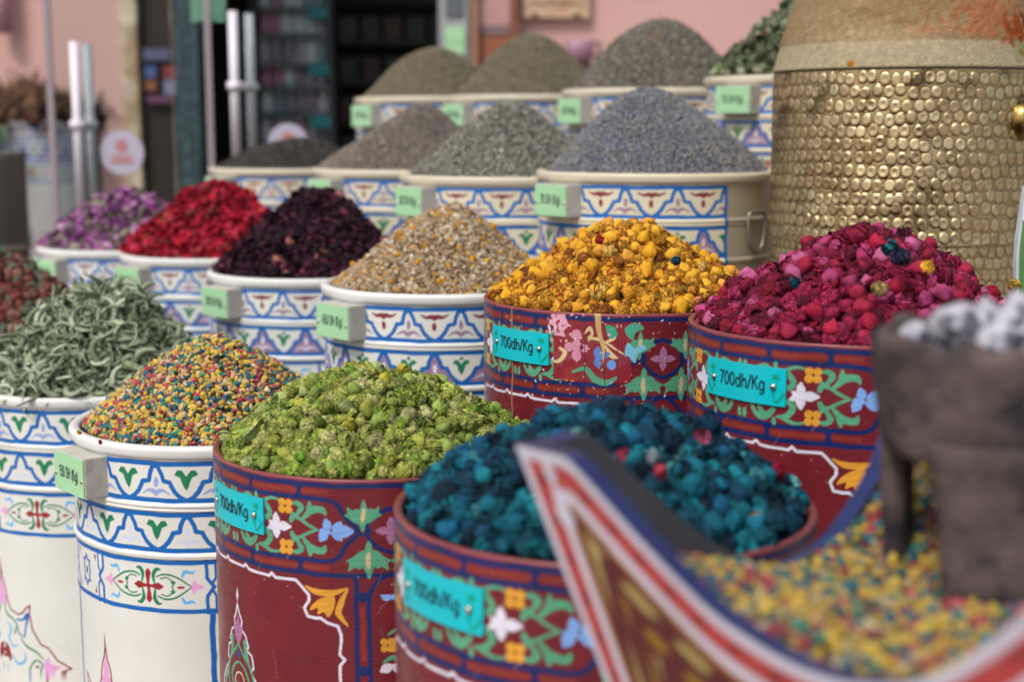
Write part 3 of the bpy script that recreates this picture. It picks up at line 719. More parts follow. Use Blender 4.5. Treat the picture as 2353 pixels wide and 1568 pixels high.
def proto_grain(seed, L=2.2):
    V, F, s, _ = proto_bit(seed); V = V * np.array([.42, .42, L * .5]); return V, F, s, False
def proto_petal(seed, curl=1.0):
    r_ = np.random.default_rng(seed); n = 5; P = []
    ph = r_.uniform(0, 6, 4)
    for i in range(n):
        for j in range(n):
            u = i / (n - 1) * 2 - 1; v = j / (n - 1) * 2 - 1
            w = math.sqrt(max(.05, 1 - .85 * u * u))
            P.append((u, v * w * .8, curl * (.45 * v * v + .3 * u * u) + .28 * math.sin(3.2 * u + ph[0]) * math.cos(3.6 * v + ph[1])))
    V = np.array(P); F = grid_faces(n, n)
    F = np.concatenate([F[:, [0, 1, 2]], F[:, [0, 2, 3]]])
    return V, F, r_.uniform(.55, 1, len(V)), True
def proto_curl(seed):
    r_ = np.random.default_rng(seed); n = 13; k = r_.uniform(1.8, 5.2); rad = 1 / k * 2.3; V = []; wv = r_.uniform(.09, .17)
    tw = r_.uniform(-1.2, 1.2); pit = r_.uniform(-.35, .35)
    for i in range(n):
        t = i / (n - 1); a = k * (t - .5); w = wv * math.sin(PI * (.08 + .88 * t)) ** .6; b = tw * t + .4
        c = np.array([rad * math.cos(a) - rad, rad * math.sin(a), pit * (t - .5)])
        rd = np.array([math.cos(a) * math.cos(b), math.sin(a) * math.cos(b), math.sin(b)])
        up_ = np.array([-math.cos(a) * math.sin(b), -math.sin(a) * math.sin(b), math.cos(b)])
        V += [c + rd * w, c + up_ * w * .45, c - rd * w, c - up_ * w * .25]
    V = np.array(V); F = grid_faces(n, 4, True); F = np.concatenate([F[:, [0, 1, 2]], F[:, [0, 2, 3]]])
    sh = np.tile([.75, 1, .75, .5], n)
    return V, F, sh, True
def rot_mats(n, rng, flat=None, nrm=None):
    q = rng.normal(size=(n, 4)); q /= np.linalg.norm(q, axis=1)[:, None]
    w, x, y, z = q.T
    M = np.stack([1 - 2 * (y * y + z * z), 2 * (x * y - w * z), 2 * (x * z + w * y), 2 * (x * y + w * z), 1 - 2 * (x * x + z * z), 2 * (y * z - w * x), 2 * (x * z - w * y), 2 * (y * z + w * x), 1 - 2 * (x * x + y * y)], -1).reshape(n, 3, 3)
    if nrm is not None:      # lay local z along nrm with a bit of tilt
        zz = nrm + rng.normal(size=(n, 3)) * flat; zz /= np.linalg.norm(zz, axis=1)[:, None]
        t = rng.normal(size=(n, 3)); xx = np.cross(t, zz); xx /= np.linalg.norm(xx, axis=1)[:, None] + 1e-9
        M = np.stack([xx, np.cross(zz, xx), zz], -1)
    return M
WOB = [0.0, 0.0]
def height(x, y, Rad, h, k, e, pk):
    rx = x - pk * (1 - np.hypot(x, y) / Rad); r_ = np.sqrt((np.hypot(rx, y) / Rad) ** 2 + e * e); r1 = math.sqrt(1 + e * e)
    z_ = h * (1 - (np.clip(r_, 0, r1) - e * 0) ** k / r1 ** k) / (1 - e ** k / r1 ** k)
    q = np.clip(1 - np.hypot(x, y) / Rad, 0, 1); a_, b_ = WOB
    return z_ + h * .16 * q * (np.sin(x * 17 + a_) * np.cos(y * 15 + b_) + .5 * np.sin(y * 31 + a_ * 2) * np.sin(x * 27 + b_)) * (1 - .45 * q)
def merge(name, parts, mat_, smooth):
    V, F, C, off = [], [], [], 0
    for v, f, c in parts:
        if c.shape[1] == 3: c = np.concatenate([c, np.full((len(c), 1), .3)], 1)
        V.append(v); F.append(f + off); C.append(c); off += len(v)
    return mesh_np(name, np.concatenate(V), np.concatenate(F), mat_, col=np.concatenate(C), smooth=smooth)
WR = {}
def scatter(pos, nrm, protos, sizes, palette, weights, rng, tint_low=.55, flat=None, var=.12, stretch=None):
    n = len(pos); pk_ = rng.integers(0, len(protos), n)
    pal = np.array([lin(c) for c in palette]); w = np.array(weights, float); w /= w.sum()
    ci = rng.choice(len(pal), n, p=w); col = pal[ci] * (1 + rng.normal(size=(n, 1)) * var)
    M = rot_mats(n, rng, flat, nrm if flat is not None else None); parts = []
    for k, (V, F, sh, sm) in enumerate(protos):
        ix = np.where(pk_ == k)[0]
        if len(ix) == 0: continue
        W = np.einsum('nij,vj->nvi', M[ix], V) * sizes[ix][:, None, None] + pos[ix][:, None, :]
        FF = F[None] + (np.arange(len(ix)) * len(V))[:, None, None]
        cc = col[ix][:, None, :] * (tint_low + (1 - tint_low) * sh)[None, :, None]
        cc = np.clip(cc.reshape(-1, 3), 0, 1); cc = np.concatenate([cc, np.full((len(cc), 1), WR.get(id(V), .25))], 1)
        parts.append((W.reshape(-1, 3), FF.reshape(-1, F.shape[1]), cc))
    return parts
PRO = {'crumple': [proto_crumple(i) for i in range(9)], 'crumple2': [proto_crumple(i + 20, 2) for i in range(9)], 'bud': [proto_bud(i) for i in range(6)],
       'shard': [proto_shard(i) for i in range(12)], 'bit': [proto_bit(i) for i in range(10)], 'grain': [proto_grain(i) for i in range(8)],
       'sliver': [proto_grain(i, 6.0) for i in range(6)], 'flower': [proto_flower(i) for i in range(14)], 'velvet': [proto_flower(i + 40, 7, 5, 8, .72, .05, .75) for i in range(8)], 'petal': [proto_petal(i) for i in range(10)], 'curl': [proto_curl(i) for i in range(22)]}
for k_, w_ in (('crumple', 1.0), ('crumple2', 1.0), ('flower', .75), ('velvet', .55), ('bud', .22), ('petal', .25)):
    for pr_ in PRO[k_]: WR[id(pr_[0])] = w_
def heap_points(n, Rad, h, k, e, pk, rng, spread=.985):
    r_ = Rad * spread * np.sqrt(rng.uniform(0, 1, n)); t = rng.uniform(0, 2 * PI, n); x = r_ * np.cos(t); y = r_ * np.sin(t)
    z = height(x, y, Rad, h, k, e, pk); d = 1e-3
    nx = -(height(x + d, y, Rad, h, k, e, pk) - z) / d; ny = -(height(x, y + d, Rad, h, k, e, pk) - z) / d
    N_ = np.stack([nx, ny, np.ones(n)], -1); N_ /= np.linalg.norm(N_, axis=1)[:, None]
    return np.stack([x, y, z], -1), N_
def even_points(n, Rad, h, k, e, pk, rng, tries=6):
    """best-candidate style thinning on a grid so that pieces lie packed rather than clumped"""
    P, N_ = heap_points(n * tries, Rad, h, k, e, pk, rng)
    area = PI * Rad * math.hypot(Rad, h); cell = math.sqrt(area / n) * .82; keep = []; G = {}
    for i, p in enumerate(P):
        key = (int(math.floor(p[0] / cell)), int(math.floor(p[1] / cell)), int(math.floor(p[2] / cell))); ok = True
        for dx in (-1, 0, 1):
            for dy in (-1, 0, 1):
                for dz in (-1, 0, 1):
                    for q in G.get((key[0] + dx, key[1] + dy, key[2] + dz), ()):
                        if (q[0] - p[0]) ** 2 + (q[1] - p[1]) ** 2 + (q[2] - p[2]) ** 2 < cell * cell: ok = False; break
                    if not ok: break
                if not ok: break
            if not ok: break
        if ok: G.setdefault(key, []).append(p); keep.append(i)
        if len(keep) >= n: break
    return P[keep], N_[keep]
def heap(name, label, cat, c, rz, Rad, h, layers, core, k=1.0, e=.12, pk=0.0, seed=1, smooth=True, drop=.004, mat_=None, group=None, lump=.004):
    """layers: list of dict(n, size, protos, pal, w, ...)"""
    WOB[0] = seed * 1.7; WOB[1] = seed * 2.9
    rng = np.random.default_rng(seed); Rr = Rad - .014
    # core surface; on bud heaps its dark colour paints the shade of the gaps
    nr, nt = 30, 64; rs = np.linspace(0.001, 1, nr) * Rr; th = np.linspace(0, 2 * PI, nt, endpoint=False)
    X = (rs[:, None] * np.cos(th)).ravel(); Y = (rs[:, None] * np.sin(th)).ravel()
    Zz = height(X, Y, Rr, h, k, e, pk) - layers[0]['size'] * .55
    Zz = np.where(np.hypot(X, Y) > Rr * .99, Zz - .03, Zz)
    cc = np.tile(lin(core), (len(X), 1)); Fc = grid_faces(nr, nt, True); Fc = np.concatenate([Fc[:, [0, 1, 2]], Fc[:, [0, 2, 3]]])
    parts = [(np.stack([X, Y, Zz], -1), Fc, cc)]
    for L in layers:
        f_ = even_points if L.get('even', True) and L['n'] < 2500 else heap_points
        P, N_ = f_(L['n'], Rr, h, k, e, pk, rng)
        sz = L['size'] * rng.uniform(1 - L.get('sv', .25), 1 + L.get('sv', .25), len(P))
        P[:, 2] += 0; lm = np.array([mn.noise(Vector((p[0] * 18, p[1] * 18, seed))) for p in P]) * lump if len(P) < 6000 else 0
        P = P + N_ * (sz * L.get('lift', .2) * rng.uniform(-1, 1.6, len(P)) + lm + sz * L.get('up', 0))[:, None]
        P[:, 2] -= 0
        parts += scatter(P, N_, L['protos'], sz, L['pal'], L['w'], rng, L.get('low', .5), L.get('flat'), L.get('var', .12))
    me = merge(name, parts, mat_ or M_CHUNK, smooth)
    o = link(name, me); o.location = [float(c[0]), float(c[1]), float(c[2] - drop)]; o.rotation_euler = (0, 0, rz)
    props(o, label, cat, group, 'stuff')
    return o

# ==================================================================== THE STALL
STEP = {0: 0.0, 1: .17, 2: .36, 3: .56}
GR = 'red painted drums with turquoise price plates'; GW = 'white drums painted with blue arches'
# --- red drums
d_green = drum(868, 1013, 371, R, 'R', 'rg', -56.3, STEP[0], 'red painted wooden drum holding the bright green dried buds', GR, .0010, .36)
d_blue = drum(1388, 1155, 481, R, 'R', 'rb', -46.5, STEP[0], 'red painted wooden drum holding the teal dried buds, nearest drum', GR, .0011, .20)
d_mag = drum(1970, 738, 385, R, 'R', 'rm', -37.6, STEP[1], 'red painted wooden drum holding the crimson and pink dried buds', GR, .0010, .22)
d_yel = drum(1437, 680, 325, R, 'R', 'ry', -45.8, STEP[1], 'worn red drum with peeling paint and bare wood cracks, holding the yellow buds', GR, .0010, .20, worn=True)
# --- white drums, front row
d_150 = drum(497, 960, 315, R, 'G', 'wg', -60, STEP[0], 'white drum with green leaf frieze and 150 DH sign, holding multicoloured chips', GW, .0011, .46, sign='150 DH (Kg)', sign_th=-60)
d_str = drum(215, 868, 265, R, 'G', 'wg2', -60, STEP[0], 'white drum with green leaf frieze holding the curly pale green leaves', GW, .0013, .50, sign='120 DH (Kg)', sign_th=-62)
d_ros = drum(0, 758, 232, R, 'G', 'wg3', -60, STEP[0], 'white drum at the left edge holding the mixed red and green potpourri', GW, .003, .1, sign='90 DH (Kg)', sign_th=-60)
# --- second row
d_cha = drum(1018, 648, 270, R, 'M', 'wm', -52, STEP[1], 'white drum with maroon and blue frieze and 450 DH sign, holding chamomile', GW, .0013, .26, sign='450 DH (Kg)', sign_th=-51)
d_hib = drum(717, 619, 230, R, 'M', 'wm', -52, STEP[1], 'white drum with maroon and blue frieze holding the dark purple hibiscus', GW, .0013, .26, sign='200 DH (Kg)', sign_th=-54)
d_red = drum(492, 578, 204, R, 'M', 'wmb', -52, STEP[1], 'white drum with blurred blue frieze holding the red petals', GW, .0022, .26, sign='100 DH (Kg)', sign_th=-54)
d_pur = drum(290, 562, 190, R, 'M', 'wmb', -52, STEP[1], 'white drum with blurred blue frieze holding the purple blossoms', GW, .0022, .26, sign='90 DH (Kg)', sign_th=-54)
# --- third row
R3 = .235
d_lav = drum(1508, 392, 268, R3, 'M', 'wl', -50, STEP[2], 'white drum with round steel handle and 70 DH sign, holding grey blue lavender', GW, .0014, .26, sign='70 DH (Kg)', sign_th=-49, endband=.325, handle=52)
d_her = drum(1172, 400, 246, R3, 'M', 'wl2', -52, STEP[2], 'white drum with 80 DH sign holding the grey green crushed herb beside the lavender', GW, .0022, .26, sign='80 DH (Kg)', sign_th=-53)
d_bro = drum(945, 386, 220, R3, 'M', 'wl2', -52, STEP[2], 'white drum holding the brownish grey ground herb, second row from the back', GW, .0022, .26, sign='60 DH (Kg)', sign_th=-54)
d_dar = drum(678, 384, 190, R3, 'M', 'wl2', -52, STEP[2], 'white drum holding the low dark grey heap in front of the glass door', GW, .0022, .26, sign='60 DH (Kg)', sign_th=-54)
# --- top row
d_p1 = drum(1003, 226, 182, R3, 'M', 'wl3', -52, STEP[3], 'leftmost of the white drums in the back row, under an olive green powder cone', GW, .0028, .26, sign='50 DH (Kg)', sign_th=-54)
d_p2 = drum(1222, 222, 190, R3, 'M', 'wl3', -52, STEP[3], 'second white drum from the left in the back row, under a rounded olive powder cone', GW, .0028, .26, sign='50 DH (Kg)', sign_th=-54)
d_p3 = drum(1514, 208, 216, R3, 'M', 'wl3', -52, STEP[3], 'white back row drum right behind the lavender, under a grey brown herb cone', GW, .0028, .26, sign='40 DH (Kg)', sign_th=-54)
d_p4 = drum(1858, 180, 232, R3, 'M', 'wl3', -52, STEP[3], 'white back row drum half hidden by the brass drum, with dried green leaves', GW, .0020, .26, sign='110 DH (Kg)', sign_th=-38)

# ==================================================================== HEAPS
def H(d, name, label, cat, h, layers, core, Rad=R, **kw): return heap(name, label, cat, d[1], d[2], Rad, h, layers, core, **kw)
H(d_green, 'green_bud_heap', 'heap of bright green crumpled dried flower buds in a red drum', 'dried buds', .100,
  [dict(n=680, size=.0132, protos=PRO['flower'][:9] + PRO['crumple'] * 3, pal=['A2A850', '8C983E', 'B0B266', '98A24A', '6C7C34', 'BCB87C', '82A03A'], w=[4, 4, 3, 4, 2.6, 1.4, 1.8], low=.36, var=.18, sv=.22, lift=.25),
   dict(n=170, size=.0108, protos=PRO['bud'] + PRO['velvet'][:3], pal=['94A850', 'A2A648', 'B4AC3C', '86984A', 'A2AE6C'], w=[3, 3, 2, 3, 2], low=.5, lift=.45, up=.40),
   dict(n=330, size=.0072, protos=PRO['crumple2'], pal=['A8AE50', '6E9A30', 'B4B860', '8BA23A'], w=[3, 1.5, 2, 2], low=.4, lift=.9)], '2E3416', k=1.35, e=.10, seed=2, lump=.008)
H(d_yel, 'yellow_bud_heap', 'heap of golden yellow dried flower buds in the worn red drum', 'dried buds', .106,
  [dict(n=680, size=.0126, protos=PRO['flower'][:9] + PRO['crumple'] * 3, pal=['CC8E26', 'BC781A', 'D49A30', 'A86418', 'D0902A', 'D8AC54', '8A4E1A'], w=[4, 3, 3, 2.2, 3, .9, .8], low=.45, var=.15, sv=.22, lift=.25),
   dict(n=300, size=.0112, protos=PRO['bud'], pal=['DC9E22', 'E2A930', 'D29224', 'D89838'], w=[4, 3, 2, 1], low=.65, lift=.45, up=.40, var=.06),
   dict(n=300, size=.0072, protos=PRO['crumple2'], pal=['C98A28', 'B0701C', 'D09832'], w=[1, 1, 1], low=.4, lift=.9)], '3E240A', k=1.25, e=.12, seed=3, lump=.008)
H(d_mag, 'crimson_bud_heap', 'heap of crimson and pink dried flower buds in a red drum', 'dried buds', .116,
  [dict(n=680, size=.0130, protos=PRO['flower'][:6] + PRO['velvet'][:4] + PRO['crumple'] * 2, pal=['70102F', '8E183C', '9C1F46', '5E0E2A', 'A83462', '84122B'], w=[4, 4, 3, 3, 1.3, 2], low=.4, var=.14, lift=.25),
   dict(n=260, size=.0114, protos=PRO['bud'] + PRO['velvet'][:4], pal=['A83E6C', '9C1A38', 'B85C84', '98203E'], w=[3, 2.4, 1.8, 2.5], low=.5, lift=.45, up=.40),
   dict(n=300, size=.0080, protos=PRO['flower'], pal=['7C1236', '9C1A42', 'B03464'], w=[1, 1, .6], low=.4, lift=.9)], '240410', k=1.3, e=.12, seed=4, lump=.008)
H(d_blue, 'teal_bud_heap', 'heap of teal dyed dried flower buds in the nearest red drum', 'dried buds', .103,
  [dict(n=680, size=.0132, protos=PRO['flower'][:8] + PRO['velvet'][:3] + PRO['crumple'] * 2, pal=['073E54', '095868', '073246', '0E6E7C', '05283C', '3A8088'], w=[4, 4, 3, 2.4, 3, .9], low=.45, var=.15, lift=.25),
   dict(n=260, size=.0112, protos=PRO['bud'] + PRO['velvet'][:4], pal=['0B667C', '0D5678', '107A88', '09425E'], w=[3, 3, 2, 3], low=.45, lift=.45, up=.40),
   dict(n=380, size=.0075, protos=PRO['flower'], pal=['08465C', '0E7480', '5AA09C'], w=[2, 1, .5], low=.4, lift=.9)], '02121A', k=1.3, e=.12, seed=5, lump=.008)
BITS = ['CFAE48', 'BC9C40', 'B04A4E', '1E6470', '3A8668', 'C09A6A', '4E4A44', 'AC4054', '285E76', 'C4B08C']
BW = [7, 4, 3.2, 3.2, 3, 3, 1.8, 1.6, 2.4, 2]
TRAYB = ['B8983C', 'A88C3A', '9A4444', '205A62', '3C7460', 'A0845C', '4A463E', '8E3C48', '2C566A', 'A89A78']
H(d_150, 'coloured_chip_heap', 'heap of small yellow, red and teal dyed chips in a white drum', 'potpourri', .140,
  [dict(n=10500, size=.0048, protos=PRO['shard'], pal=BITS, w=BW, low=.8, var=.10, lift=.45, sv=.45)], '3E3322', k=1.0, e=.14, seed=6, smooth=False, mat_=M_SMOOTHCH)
H(d_str, 'curly_leaf_heap', 'heap of curly pale green dried leaves at the left', 'dried leaves', .176,
  [dict(n=1150, size=.040, protos=PRO['curl'], pal=['A2AE90', '909E80', 'B2BCA0', '7E8A6C', '9CA482', '6C745A'], w=[4, 4, 2.4, 3, 2, 1.5], low=.4, lift=.20, var=.12, flat=.7), dict(n=1500, size=.026, protos=PRO['curl'], pal=['8E9A7C', '7A8668', '68705A', 'A2AE90'], w=[2, 3, 3, 1], low=.35, lift=.12, var=.14, flat=.9)], '2A3024', k=1.35, e=.12, pk=.03, seed=7, mat_=M_SMOOTHCH)
H(d_ros, 'mixed_potpourri_heap', 'heap of red, brown and green potpourri at the far left edge', 'potpourri', .175,
  [dict(n=520, size=.017, protos=PRO['crumple2'], pal=['7E3A38', '8C5444', '702A34', '96685A', '6E7460'], w=[3, 3, 2, 2, 2], low=.35),
   dict(n=350, size=.022, protos=PRO['curl'], pal=['8A9C7C', '74866A'], w=[1, 1], lift=.3), dict(n=60, size=.010, protos=PRO['petal'], pal=['B050B8', 'C43A80'], w=[1, 1], lift=.6)], '2A1C18', k=1.2, e=.15, seed=8)
H(d_cha, 'chamomile_heap', 'heap of cream and yellow dried chamomile beside the yellow buds', 'dried flowers', .150,
  [dict(n=14000, size=.0042, protos=PRO['shard'], pal=['A8957A', 'BBA88C', '9A8060', 'CFC3AE', '80684E', 'C08A26', 'B07C22'], w=[5, 4, 4, 1.6, 3, .9, .7], low=.7, lift=.5, sv=.5),
   dict(n=190, size=.0060, protos=PRO['bud'], pal=['CC9020', 'D09A2E'], w=[1, 1], low=.7, lift=.5)], '5C4A34', k=.98, e=.15, pk=.028, seed=9, smooth=False)
H(d_hib, 'hibiscus_heap', 'heap of very dark purple dried hibiscus in a white drum', 'dried flowers', .166,
  [dict(n=2400, size=.0125, protos=PRO['petal'], pal=['34182A', '401C32', '28121E', '521F38', '8A4058', 'B4746C'], w=[5, 4, 4, 3, .9, .3], low=.4, lift=.35, var=.16),
   dict(n=500, size=.012, protos=PRO['crumple2'], pal=['2E1422', '241018', '451A2C'], w=[1, 1, 1], low=.3)], '120810', k=1.4, e=.14, pk=.025, seed=10)
H(d_red, 'red_petal_heap', 'heap of bright red dried petals in a white drum', 'dried petals', .168,
  [dict(n=2000, size=.0150, protos=PRO['petal'], pal=['B0162E', 'C41E3A', '8E1428', 'D03C54', 'AC4A40', '86443A'], w=[4, 4, 3, 2.5, 1.2, 1], low=.45, lift=.4),
   dict(n=300, size=.013, protos=PRO['crumple2'], pal=['901428', 'B02038'], w=[1, 1], low=.3)], '3A0810', k=1.3, e=.14, seed=11)
H(d_pur, 'purple_blossom_heap', 'heap of purple dried blossoms, farthest left of the middle row', 'dried flowers', .148,
  [dict(n=1500, size=.0145, protos=PRO['petal'], pal=['AC5CA2', 'BE82B0', '964690', 'CCA6C0', '7E7468', '9A907E'], w=[4, 3, 3, 1.5, 2, 1.6], low=.5, lift=.4),
   dict(n=400, size=.011, protos=PRO['crumple2'], pal=['6E5C66', '8A5A90', '787258'], w=[1, 1, 1], low=.4)], '3A2C3A', k=1.3, e=.14, seed=12)
H(d_lav, 'lavender_heap', 'heap of grey blue dried lavender in a white drum with handle', 'dried herb', .166,
  [dict(n=34000, size=.0037, protos=PRO['grain'], pal=['888B97', '999BA4', '777A86', 'A8A6A6', 'A69F8C', '666873'], w=[4, 4, 3, 3, 2, 1.6], low=.6, lift=.5),
   dict(n=420, size=.0050, protos=PRO['sliver'], pal=['8E8F6E', 'A09A7C'], w=[1, 1], low=.8, lift=.5)], '4C5060', Rad=R3, k=1.32, e=.22, seed=13, smooth=False, lump=.003)
H(d_her, 'green_herb_heap', 'heap of grey green crushed herb left of the lavender', 'dried herb', .145,
  [dict(n=21000, size=.0042, protos=PRO['bit'], pal=['807E72', '908E80', '6C6A5A', '968E82', 'A8AA9C', '5A5850'], w=[4, 3, 3, 2.5, 1.4, 2], low=.5, lift=.5, sv=.45)], '4A4A3E', Rad=R3, k=1.25, e=.22, seed=14, smooth=False)
H(d_bro, 'brown_herb_heap', 'heap of brownish grey ground herb spilling over its rim', 'dried herb', .150,
  [dict(n=15000, size=.0040, protos=PRO['bit'], pal=['84786E', '8E847A', '74695F', '968E82'], w=[4, 3, 3, 2], low=.6, lift=.5)], '665C52', Rad=R3 + .012, k=1.0, e=.17, pk=.015, seed=15, smooth=False)
H(d_dar, 'dark_seed_heap', 'low heap of dark grey seeds before the glass door', 'seeds', .088,
  [dict(n=9000, size=.0050, protos=PRO['bit'], pal=['4A4642', '38342F', '5A564E'], w=[4, 3, 2], low=.6, lift=.4)], '34302C', Rad=R3, k=1.2, e=.2, seed=16, smooth=False)
for d_, hh, lab, sd, e_ in ((d_p1, .158, 'smooth olive powder cone, leftmost of the back row', 17, .27), (d_p2, .180, 'rounded olive powder cone, second from the left in the back row', 18, .30)):
    H(d_, 'olive_powder_heap', lab, 'spice powder', hh,
      [dict(n=15000, size=.0034, protos=PRO['bit'], pal=['837A64', '746C56', '908872', '7C725C'], w=[4, 3, 2, 2], low=.75, lift=.4)], '7A705A', Rad=R3, k=1.12, e=e_, seed=sd, smooth=False, group='olive powder cones in the back row')
H(d_p3, 'grey_brown_herb_heap', 'tall grey brown herb cone right behind the lavender', 'dried herb', .180,
  [dict(n=20000, size=.0044, protos=PRO['bit'], pal=['786E66', '867C70', '625E54', '94867C', '767C6C', 'A49E92'], w=[4, 3, 3, 2, 2, .7], low=.5, lift=.5),
   dict(n=320, size=.0065, protos=PRO['sliver'], pal=['8A8A6C', '9A6A50'], w=[2, 1], low=.8, lift=.6)], '524C44', Rad=R3, k=1.25, e=.26, seed=19, smooth=False)
H(d_p4, 'green_leaf_heap', 'heap of dried green leaves behind the brass drum', 'dried leaves', .175,
  [dict(n=3000, size=.0165, protos=PRO['petal'][:3] + PRO['curl'][:9], pal=['6E7A58', '8A9470', '525C44', '9AA084', '7A745C', '8AA480'], w=[4, 3, 3, 2, 2, 1], low=.4, lift=.5),
   dict(n=40, size=.010, protos=PRO['petal'], pal=['B06A50'], w=[1], lift=.8)], '34382A', Rad=R3, k=1.1, e=.18, seed=20, mat_=M_SMOOTHCH)

# odd coloured buds lying on the heaps
def stray(px, py, Z, size, protos, color, label, cat='dried bud', k=0):
    V, F, sh, sm = protos[k]; c = lin(color)
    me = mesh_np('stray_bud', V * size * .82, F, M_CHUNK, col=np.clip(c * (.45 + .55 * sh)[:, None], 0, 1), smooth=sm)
    o = link('stray_bud', me); o.location = [float(v) for v in at(px, py, Z)]; o.rotation_euler = (k * 1.3, .6, k * 2.1)
    props(o, label, cat)
C_, B_, P_ = PRO['flower'], PRO['velvet'], PRO['petal']
stray(1372, 552, 2.075, .012, P_, 'B03020', 'red dried bud lying among the yellow buds', k=1)
stray(1553, 600, 2.03, .010, C_, '1C6A80', 'blue dried bud lying among the yellow buds', k=2)
stray(1607, 690, 2.00, .011, B_, 'D07A5A', 'salmon pink bud at the rim of the yellow bud drum', k=3)
stray(2044, 571, 1.72, .012, C_, '1E6E78', 'small teal bud on the crimson heap, upper middle', k=4)
stray(2072, 590, 1.70, .014, C_, '2A2A44', 'navy bud on the crimson heap beside the small teal one', k=5)
stray(1826, 652, 1.67, .010, C_, '155A78', 'blue bud on the crimson heap, left middle', k=6)
stray(2136, 606, 1.68, .013, P_, 'D89A2A', 'yellow petal on the crimson heap', k=2)
stray(2022, 665, 1.64, .012, C_, 'B0905A', 'tan bud in the middle of the crimson heap', k=7)
stray(2330, 695 - 40, 1.72, .010, C_, 'C8A040', 'yellow bud at the right end of the crimson heap', k=8)
stray(1519, 1086, 1.30, .011, B_, 'B03A50', 'pink bud in the middle of the teal heap', k=1)
stray(1500, 1052, 1.33, .010, B_, '9EA8B0', 'pale grey bud in the middle of the teal heap', k=2)
stray(1440, 1048, 1.34, .011, P_, '9A3048', 'dark pink petal on the teal heap near the tray tip', k=4)
stray(1670, 1232, 1.36, .013, B_, 'C03A68', 'bright pink bud low at the rim of the teal heap', k=4)
stray(1733, 1200, 1.37, .013, C_, 'D8902A', 'orange bud low at the right of the teal heap', k=3)
stray(1790, 1083, 1.46, .010, C_, 'A8143A', 'crimson bud at the right edge of the teal heap', k=1)
stray(1612, 1000, 1.42, .011, P_, 'B0506A', 'rose petal high on the right slope of the teal heap', k=6)

stray(181, 994, 2.02, .0055, PRO['shard'], 'D9A62C', 'yellow chip fallen on top of the 150 DH sign block', 'chip')
stray(230, 1016, 2.0, .0055, PRO['shard'], 'B81C2C', 'red chip fallen on top of the 150 DH sign block', 'chip', 1)
# ==================================================================== display steps (n = direction across the rows)
dirv = np.array([-.6, .8]); nv = np.array([.8, .6]); ang = math.atan2(.8, -.6)
def step(n0, n1, t0, t1, zt, label):
    c = dirv * (t0 + t1) / 2 + nv * (n0 + n1) / 2
    t = thing('display_step', label, 'display step', (c[0], c[1], 0), ang, 'stepped wooden bases under the drums')
    box('top_board', (0, 0, zt - .012), (t1 - t0, n1 - n0, .022), M_WOODD, t, .003)
    box('front_board', (0, (n1 - n0) / 2 - .012, (zt - .024) / 2), (t1 - t0 - .01, .02, zt - .026), M_WOODD, t, .003)
    box('back_board', (0, -(n1 - n0) / 2 + .012, (zt - .024) / 2), (t1 - t0 - .01, .02, zt - .026), M_WOODD, t, .003)
    for sx in (-1, 1): box('side_board', (sx * ((t1 - t0) / 2 - .02), 0, (zt - .024) / 2), (.02, n1 - n0 - .06, zt - .026), M_WOODD, t, .003)
step(1.24, 1.70, .85, 4.0, .168, 'low dark wooden step under the middle row of drums')
step(1.705, 2.20, 2.0, 4.2, .358, 'dark wooden step under the lavender row of drums')
step(2.205, 2.95, 1.95, 4.2, .558, 'high dark wooden step under the back row of drums')

